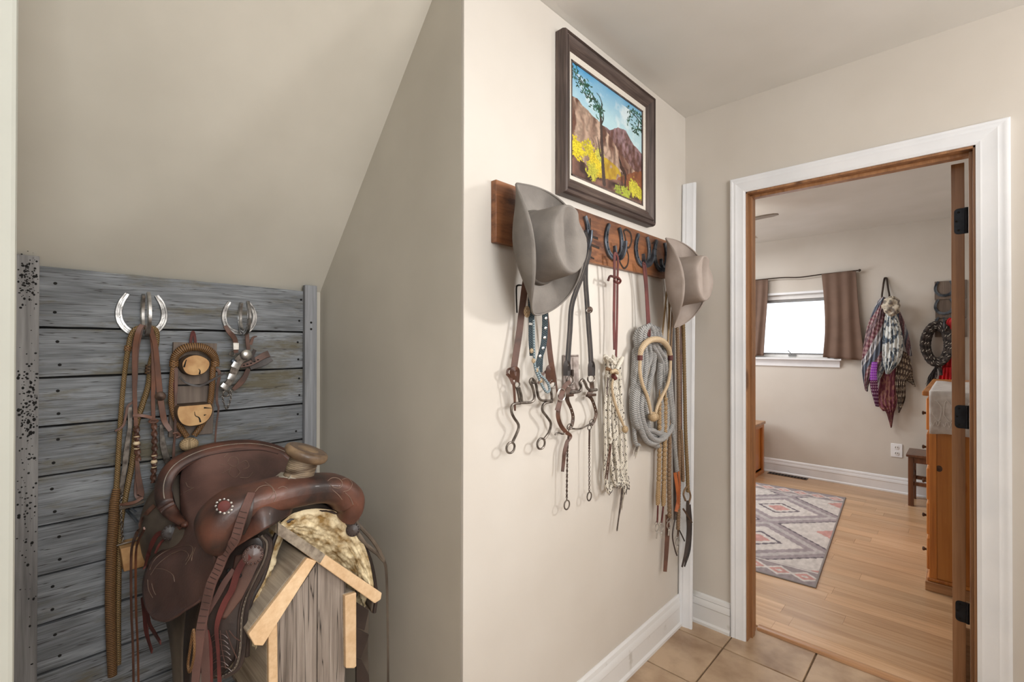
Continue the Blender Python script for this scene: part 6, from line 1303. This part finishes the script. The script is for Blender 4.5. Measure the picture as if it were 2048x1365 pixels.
# carved leaves on lower fender
g = Geo(); 
for k in range(7):
    bx_, by_ = 432+random.uniform(-4, 6)+k*2, 1268+k*11
    for s_ in (-1, 1): g.tube([PF(bx_, by_, .015), PF(bx_+s_*10, by_+3, .0165), PF(bx_+s_*18, by_+10, .015)], .0009, 5, 4)
for pts in ([(452, 1262), (462, 1290), (474, 1318)], [(458, 1262), (470, 1276), (482, 1284)], [(440, 1262), (444, 1300), (452, 1338)]): g.tube([PF(a_, b_, .016) for a_, b_ in pts], .0010, 5, 5)
g.build('carved_leaves', 'leather', sd)
# tooling scratches on the big flap and the seat
def scrib(list_, mat, name, r=.0009, off=.0009):
    g = Geo()
    for pts in list_: g.tube(HS(pts, off), r, 5, 5)
    return g.build(name, mat, sd)
scrib([[(300, 1140), (312, 1118), (335, 1102), (360, 1094), (382, 1092), (386, 1104), (378, 1122)], [(302, 1150), (318, 1128), (342, 1110), (366, 1102), (378, 1110), (372, 1122)], [(296, 1160), (298, 1180), (306, 1196)],
       [(312, 1138), (330, 1140), (346, 1150), (350, 1164)], [(388, 1098), (380, 1116), (372, 1130)], [(392, 1096), (386, 1110), (384, 1122)], [(304, 1168), (308, 1182), (312, 1190)]], 'tool', 'flap_tooling', .0008)
scrib([[(455, 925), (462, 915), (474, 917), (477, 928), (468, 934), (456, 928)], [(462, 935), (458, 948), (470, 956), (480, 946), (474, 936)], [(480, 928), (492, 922), (498, 934), (486, 940)], [(440, 930), (450, 932)], [(444, 948), (458, 940)], [(480, 956), (496, 956), (506, 946)], [(448, 915), (456, 908)],
       [(372, 966), (376, 974), (384, 976)], [(362, 990), (372, 984), (388, 976)]], 'tool', 'seat_tooling', .0008)
scrib([[(510, 985), (520, 975), (536, 972), (546, 980), (544, 992), (534, 1000)], [(530, 966), (545, 976), (552, 992), (548, 1004)], [(556, 978), (566, 974), (575, 978)], [(655, 963), (664, 957), (676, 958), (684, 966), (680, 976), (668, 976), (660, 970)], [(684, 960), (696, 958), (704, 968), (698, 980), (686, 984)], [(664, 980), (676, 990), (684, 1000)], [(690, 986), (700, 996), (706, 1010)]], 'tool', 'fork_tooling', .0008)
scrib([[(369, 1040), (352, 1012), (344, 985), (346, 962), (366, 934), (410, 914), (464, 904), (517, 901), (556, 909)]], 'tooldark', 'seat_seam', .0013, .001)
# rear strings and red tie at the back rosette
Geo().strap([HIT(338, 1066, .010), HIT(324, 1070, .012), HIT(312, 1090, .012), HIT(303, 1110, .008), HIT(294, 1136, .006)], [.012, .014, .013, .008], .003, nv=(.6, -.7, .4)).build('latigo_strap', 'leather_maroon', sd)
Geo().strap([HIT(340, 1072, .008), HIT(326, 1088, .008), HIT(314, 1112, .008)], [.006, .006, .004], .003, nv=(.6, -.7, .4)).build('string', 'leather_maroon', sd)
lg = [HIT(312, 1012, .004), HIT(302, 1024, .007), HIT(290, 1040, .008), HIT(277, 1060, .012), PY(264, 1095, .222), PY(262, 1150, .222), PY(263, 1230, .222), PY(266, 1300, .222), PY(268, 1420, .222)]
Geo().strap(lg, [.012, .012, .008, .006, .005, .005], .003, nv=(.5, -.8, 0)).build('saddle_string', 'leather_brown', sd)
Geo().strap([p+A(0, .010, 0) for p in lg[3:]], [.006, .005, .004], .003, nv=(.5, -.8, 0)).build('saddle_string', 'leather_tan', sd)
for pts in ([(285, 1195), (290, 1235), (294, 1270), (304, 1304)], [(292, 1215), (299, 1248), (310, 1268), (321, 1286)]):
    Geo().strap([PY(a_, b_, .25) for a_, b_ in pts], [.012, .016, .010], .003, nv=(.5, -.8, 0)).build('saddle_string', 'leather_maroon', sd)
# stirrup leathers hanging below the flap
for l_, r_, y_, mt_ in (([(330, 1236), (340, 1290), (346, 1340), (348, 1420)], [(374, 1212), (366, 1290), (366, 1340), (370, 1420)], .305, 'leather_grey'), ([(370, 1205), (369, 1260), (370, 1320), (372, 1420)], [(402, 1190), (390, 1270), (382, 1330), (384, 1420)], .315, 'leather_dark')):
    Geo().grid(psheet(l_, r_, lambda a_, b_, y_=y_: PY(a_, b_, y_), .012, 12, 30, n=A(.3, -.9, 0)), th=-.005).build('stirrup_leather', mt_, sd, angle=0)
g = Geo(); P = [PY(a_, b_, .262) for a_, b_ in ((386, 1262), (380, 1300), (376, 1330), (380, 1345), (388, 1310), (388, 1270))]; g.tube(P, .0026, 8, 5, closed=True); g.build('rein_ring', 'rawhide_brown', sd)
# far side: rosette, tied strings, folded stirrup leathers
rs_, c, n_, u_, v_ = rosette(706, 1060, .018, sd, 'leather_dark', dy=PX(706, 1060, -1.19))
for pts, w_ in (([(700, 1047), (704, 1035), (712, 1036), (714, 1048)], .008), ([(712, 1046), (728, 1062), (744, 1080), (756, 1098), (767, 1120)], .009), ([(708, 1056), (722, 1080), (744, 1098), (768, 1124)], .007), ([(716, 1066), (734, 1092), (754, 1108), (768, 1122)], .008)):
    Geo().tube([PX(a_, b_, -1.19) for a_, b_ in pts], w_*.6, 8).build('string_coil', 'leather_grey', sd)
Geo().strap([PX(a_, b_, -1.19) for a_, b_ in ((756, 1098), (768, 1122), (773, 1150), (775, 1230), (776, 1320), (776, 1420))], [.009, .008, .006, .006], .003, nv=(.6, -.7, 0)).build('saddle_string', 'leather_grey', sd)
for q in ([(713, 1205), (738, 1222), (729, 1262), (713, 1256)], [(713, 1258), (738, 1270), (736, 1280), (722, 1318), (713, 1316)], [(713, 1318), (724, 1322), (738, 1350), (742, 1420), (713, 1420)]):
    Geo().prism([PX(a_, b_, -1.19) for a_, b_ in q], (-.006, .0, 0)).build('far_stirrup_leather', 'leather_dark', sd, smooth=False, bevel=.001)
Geo().prism([PX(a_, b_, -1.24) for a_, b_ in ((712, 1180), (738, 1215), (736, 1300), (740, 1420), (712, 1420))], (-.005, 0, 0)).build('far_stirrup_leather', 'leather_grey', sd, smooth=False, bevel=.001)
#ROOM2
# ================================================================ BEDROOM WALL HANGINGS
def lin(c): return L3(*c)
def c_aztec(U, V):
    d = (V*1.9+U*0.75); b = (d*5) % 1; c = np.ones(U.shape+(3,))*lin((150, 132, 136))
    k = np.floor(d*5).astype(int) % 5
    for i, cc in enumerate(((110, 60, 74), (196, 196, 200), (96, 104, 120), (140, 92, 104), (104, 84, 92))): c[k == i] = lin(cc)
    p = (np.sin(U*60-V*20)*np.sin(d*90) > .2); c[p & (k == 0)] = lin((176, 150, 150)); ring_ = np.abs(np.sin(U*34)*np.sin(d*5*math.pi)) > .72; c[ring_ & (k == 1)] = lin((52, 54, 70)); c[p & (k == 3)] = lin((186, 172, 168)); c[(fbm(U*30, V*60, 61) > .55) & (k == 4)] = lin((176, 150, 150))
    c[(b < .05)] = lin((60, 50, 60)); return c
def c_floral(a, b, s1, s2, th, seed):
    def f(U, V):
        c = np.ones(U.shape+(3,))*lin(a); c[fbm(U*s1, V*s2, seed) > th] = lin(b); n_ = fbm(U*s1*2.2, V*s2*2.2, seed+9); c[n_ > .62] = (lin(a)*.4+lin(b)*.6); return c
    return f
def c_dots(U, V):
    c = np.ones(U.shape+(3,))*lin((140, 50, 176)); c[V > .46] = lin((84, 20, 66)); d = ((U*4 % 1-.5)**2*1.2+(V*15 % 1-.5)**2) < .05; c[d] = lin((222, 206, 222)); return c
def c_small(U, V):
    c = np.ones(U.shape+(3,))*lin((84, 70, 62)); r2 = (((U*5+.5*(np.floor(V*11) % 2)) % 1-.5)**2+((V*11) % 1-.5)**2); an = fbm(U*30, V*50, 71); c[(r2 < .11) & (an > .42)] = lin((206, 192, 170)); c[(r2 < .012)] = lin((120, 90, 70)); return c
g_sc = 'scarves hanging from one peg'
def q(l): return [(1680+a_/3.79, 540+b_/3.79) for a_, b_ in l]
SC = [
 ('burgundy paisley scarf, lowest of the bunch', [(330, 700), (300, 850), (285, 1000), (320, 1065), (350, 1080), (385, 1195)], [(430, 700), (432, 860), (436, 960), (425, 1040), (410, 1090), (393, 1195)], .035, .03, 3, .012, c_floral((112, 54, 72), (150, 106, 96), 12, 20, .50, 81), 'burgundy paisley scarf whose point hangs lowest of the bunch', .02),
 ('x', [(450, 600), (430, 720), (420, 860), (435, 980), (442, 1080)], [(530, 640), (540, 760), (500, 860), (495, 980), (450, 1085)], .05, .03, 3, .014, c_small, 'dark brown scarf with cream flowers, right side of the bunch', .02),
 ('x', [(470, 640), (480, 740), (490, 820), (560, 880)], [(510, 640), (545, 740), (556, 820), (572, 886)], .035, .02, 2, .012, c_small, 'loose right corner of a brown flowered scarf', .01),
 ('x', [(425, 290), (440, 380), (470, 480), (490, 570), (515, 650)], [(445, 290), (490, 400), (522, 500), (535, 570), (547, 655)], .06, .03, 2, .012, c_aztec, 'narrow maroon and grey patterned scarf behind the white floral one', .01),
 ('x', [(240, 700), (228, 800), (232, 900), (270, 1035)], [(285, 700), (280, 800), (290, 900), (295, 1040)], .125, .01, 2, .006, c_dots, 'bright purple scarf with white dots', .0),
 ('x', [(322, 205), (285, 240), (235, 350), (195, 480), (172, 640), (165, 740), (188, 900), (205, 920)], [(345, 210), (345, 300), (340, 420), (335, 560), (330, 690), (300, 760), (225, 860), (212, 922)], .07, .06, 3, .016, c_aztec, 'banded red, grey and white patterned scarf on the left of the bunch', .02),
 ('x', [(330, 640), (300, 720), (275, 800), (272, 872)], [(345, 640), (345, 720), (320, 800), (280, 872)], .08, .02, 2, .008, c_floral((196, 198, 196), (66, 80, 96), 8, 9, .50, 92), 'small pale floral scarf corner over the purple dots', .0),
 ('x', [(346, 320), (334, 420), (324, 540), (324, 680), (348, 790)], [(430, 330), (456, 420), (478, 540), (462, 680), (378, 792)], .11, .05, 3, .014, c_floral((208, 212, 210), (70, 84, 98), 10, 16, .52, 93), 'white satin scarf with slate blue flowers in the middle of the bunch', .02),
]
for nm, l, r, off, bl, fo, am, cf, lab, cr in SC:
    g = sheet(q(l), q(r), off=off, bulge=bl*.7, folds=fo+2, amp=am*.6, nu=70, nv=110, colf=cf, th=.002, crumple=cr*1.5)
    tag(g.build('scarf', 'vcol', angle=0), lab, 'scarf', g_sc)
# knotted cream scarf top
c = PY(1680+390/3.79, 540+275/3.79, B2-.15); nU, nV = 60, 40; G = []
for i in range(nV+1):
    ph_ = math.pi*i/nV; row_ = []
    for j in range(nU+1):
        th_ = 2*math.pi*j/nU; rr = 1+.16*math.sin(5*th_+3*ph_)+.10*math.sin(9*ph_+2*th_); row_.append(c+A(.058*rr*math.sin(ph_)*math.cos(th_), .045*rr*math.sin(ph_)*math.sin(th_), .085*math.cos(ph_)*(1+.05*math.sin(6*th_))))
    G.append(row_)
Ug, Vg = np.meshgrid(np.linspace(0, 1, nU+1), np.linspace(0, 1, nV+1))
tag(Geo().grid(G, cols=c_floral((196, 186, 168), (120, 112, 104), 14, 8, .52, 96)(Ug, Vg)).build('scarf', 'vcol', angle=0), 'cream scarf bunched into a knot at the top of the bunch', 'scarf', g_sc)
lp_ = Geo().tube([PY(1680+a_/3.79, 540+b_/3.79, B2-o_) for a_, b_, o_ in ((318, 215, .06), (325, 140, .035), (336, 70, .012), (345, 62, .010), (354, 70, .012), (364, 140, .035), (374, 210, .06), (345, 250, .08))], .0075, 8, closed=True)
tag(lp_.build('cord_loop', 'rod'), 'brown cord loop holding the scarves on the bedroom wall', 'cord')
# horseshoe board
def q2(a_, b_): return (1680+a_/3.79, 540+b_/3.79)
pl, pr_ = PY(*q2(718, 200), B2)[0], PY(*q2(718, 200), B2)[0]+.20; pzt, pzb = PY(*q2(718, 90), B2)[2], PY(*q2(718, 512), B2)[2]
hbd = thing('horseshoe_board', 'upright wooden board with dark horseshoes on the bedroom wall', 'board', ((pl+pr_)/2, B2, pzb))
for k in range(3):
    a0 = pzb+(pzt-pzb)*k/3+.002; Geo().box((pl+(.0 if k != 1 else .004), B2-.02, a0), (pr_, B2, pzb+(pzt-pzb)*(k+1)/3-.002)).build('plank', 'plaque', hbd, smooth=False, bevel=.002)
for k, yy_ in enumerate((142, 278, 415)):
    cc_ = PY(*q2(790, yy_), B2-.024); h = Geo(); shoe(h, cc_+A(.0, 0, 0), (1, 0, 0), (0, 0, 1), (0, -1, 0), 1.0, web=.022); h.build('horseshoe', 'iron', hbd, angle=30)
h = Geo(); shoe(h, cc_+A(0, -.055, .0), (0, 1, 0), (0, 0, 1), (1, 0, 0), .9); h.build('horseshoe', 'iron', hbd, angle=30)
# black rope coil
rp = thing('black_rope_coil', 'thick coiled black rope with cream flecks hanging on the horseshoe board', 'rope', PY(*q2(735, 735), B2-.06))
gR = Geo(); gW = Geo()
for k in range(6):
    cxp, cyp = 738+2*math.sin(k*2), 562+3*math.cos(k*3); rx_, ry_ = 66+20*(k % 3)+(4 if k > 2 else 0), 120+19*(k % 3); of = .05+.022*(k//3)+.006*(k % 3)
    pts = [PY(*q2(cxp+rx_*math.cos(t)*(1+.04*math.sin(3*t+k)), cyp+ry_*math.sin(t)), B2-of) for t in np.linspace(0, 2*math.pi, 17)[:-1]]
    gR.tube(pts, .0165, 9, 5, closed=True, strands=3, depth=.10, pitch=.03)
    P = crom(pts, 10, True)
    for i in range(k, len(P), 11):
        t = nrm(P[(i+1) % len(P)]-P[i-1]); nx = nrm(A(P[i][0]-c[0], 0, 0)*0+np.cross(t, A(0, 1, 0))); gW.tube([P[i]+A(0, -.0150, 0)+nx*.006-t*.003, P[i]+A(0, -.0172, 0)+t*.003, P[i]+A(0, -.0155, 0)-nx*.006+t*.009], .0019, 5, 2)
gR.build('rope_coils', 'ropeblack', rp); o = gW.build('rope_flecks', 'ropewhite', rp); o['kind'] = 'stuff'
Geo().tube([PY(*q2(a_, b_), B2-.05) for a_, b_ in ((752, 730), (748, 745), (742, 752))], .012, 8).build('knot', 'ropeblack', rp)
tassel(rp, PY(*q2(728, 735), B2-.05), PY(*q2(672, 890), B2-.05), 70, .018, 'hair_black', None, r=.0022)
g = Geo(); g.tube([PY(*q2(a_, b_), B2-.09) for a_, b_ in ((755, 740), (763, 770), (765, 800))], .012, 8); g.build('rope_end', 'ropeblack', rp)
# red cloth behind it
g = sheet([q2(762, 740), q2(748, 820), q2(738, 890)], [q2(900, 735), q2(920, 820), q2(930, 890)], off=.035, bulge=.02, folds=6, amp=.014, nu=60, nv=30); rc_ = thing('red_cloth', 'bright red gathered cloth hanging below the black rope coil', 'cloth', PY(*q2(790, 890), B2-.04)); g.build('cloth_skirt', 'red', rc_, angle=0)
g = sheet([q2(830, 362), q2(805, 395), q2(795, 520), q2(775, 740)], [q2(900, 380), q2(900, 420), q2(880, 560), q2(880, 740)], off=.03, bulge=.012, folds=3, amp=.008, nu=30, nv=40); g.build('cloth_top', 'red', rc_, angle=0)

for o in scn.objects:
    k = o.name.split('.')[0]
    if o.parent is None and k in ('romal_rein', 'leather_rein'): o['group'] = 'long reins hanging in the corner'
    if o.parent is None and k == 'cowboy_hat': o['group'] = 'cowboy hats on the rail'
    if o.parent is None and k == 'horseshoe_hook': o['group'] = 'horseshoe hooks on the barn boards'
    if o.parent is None and k == 'curtain': o['group'] = 'curtains at the bedroom window'
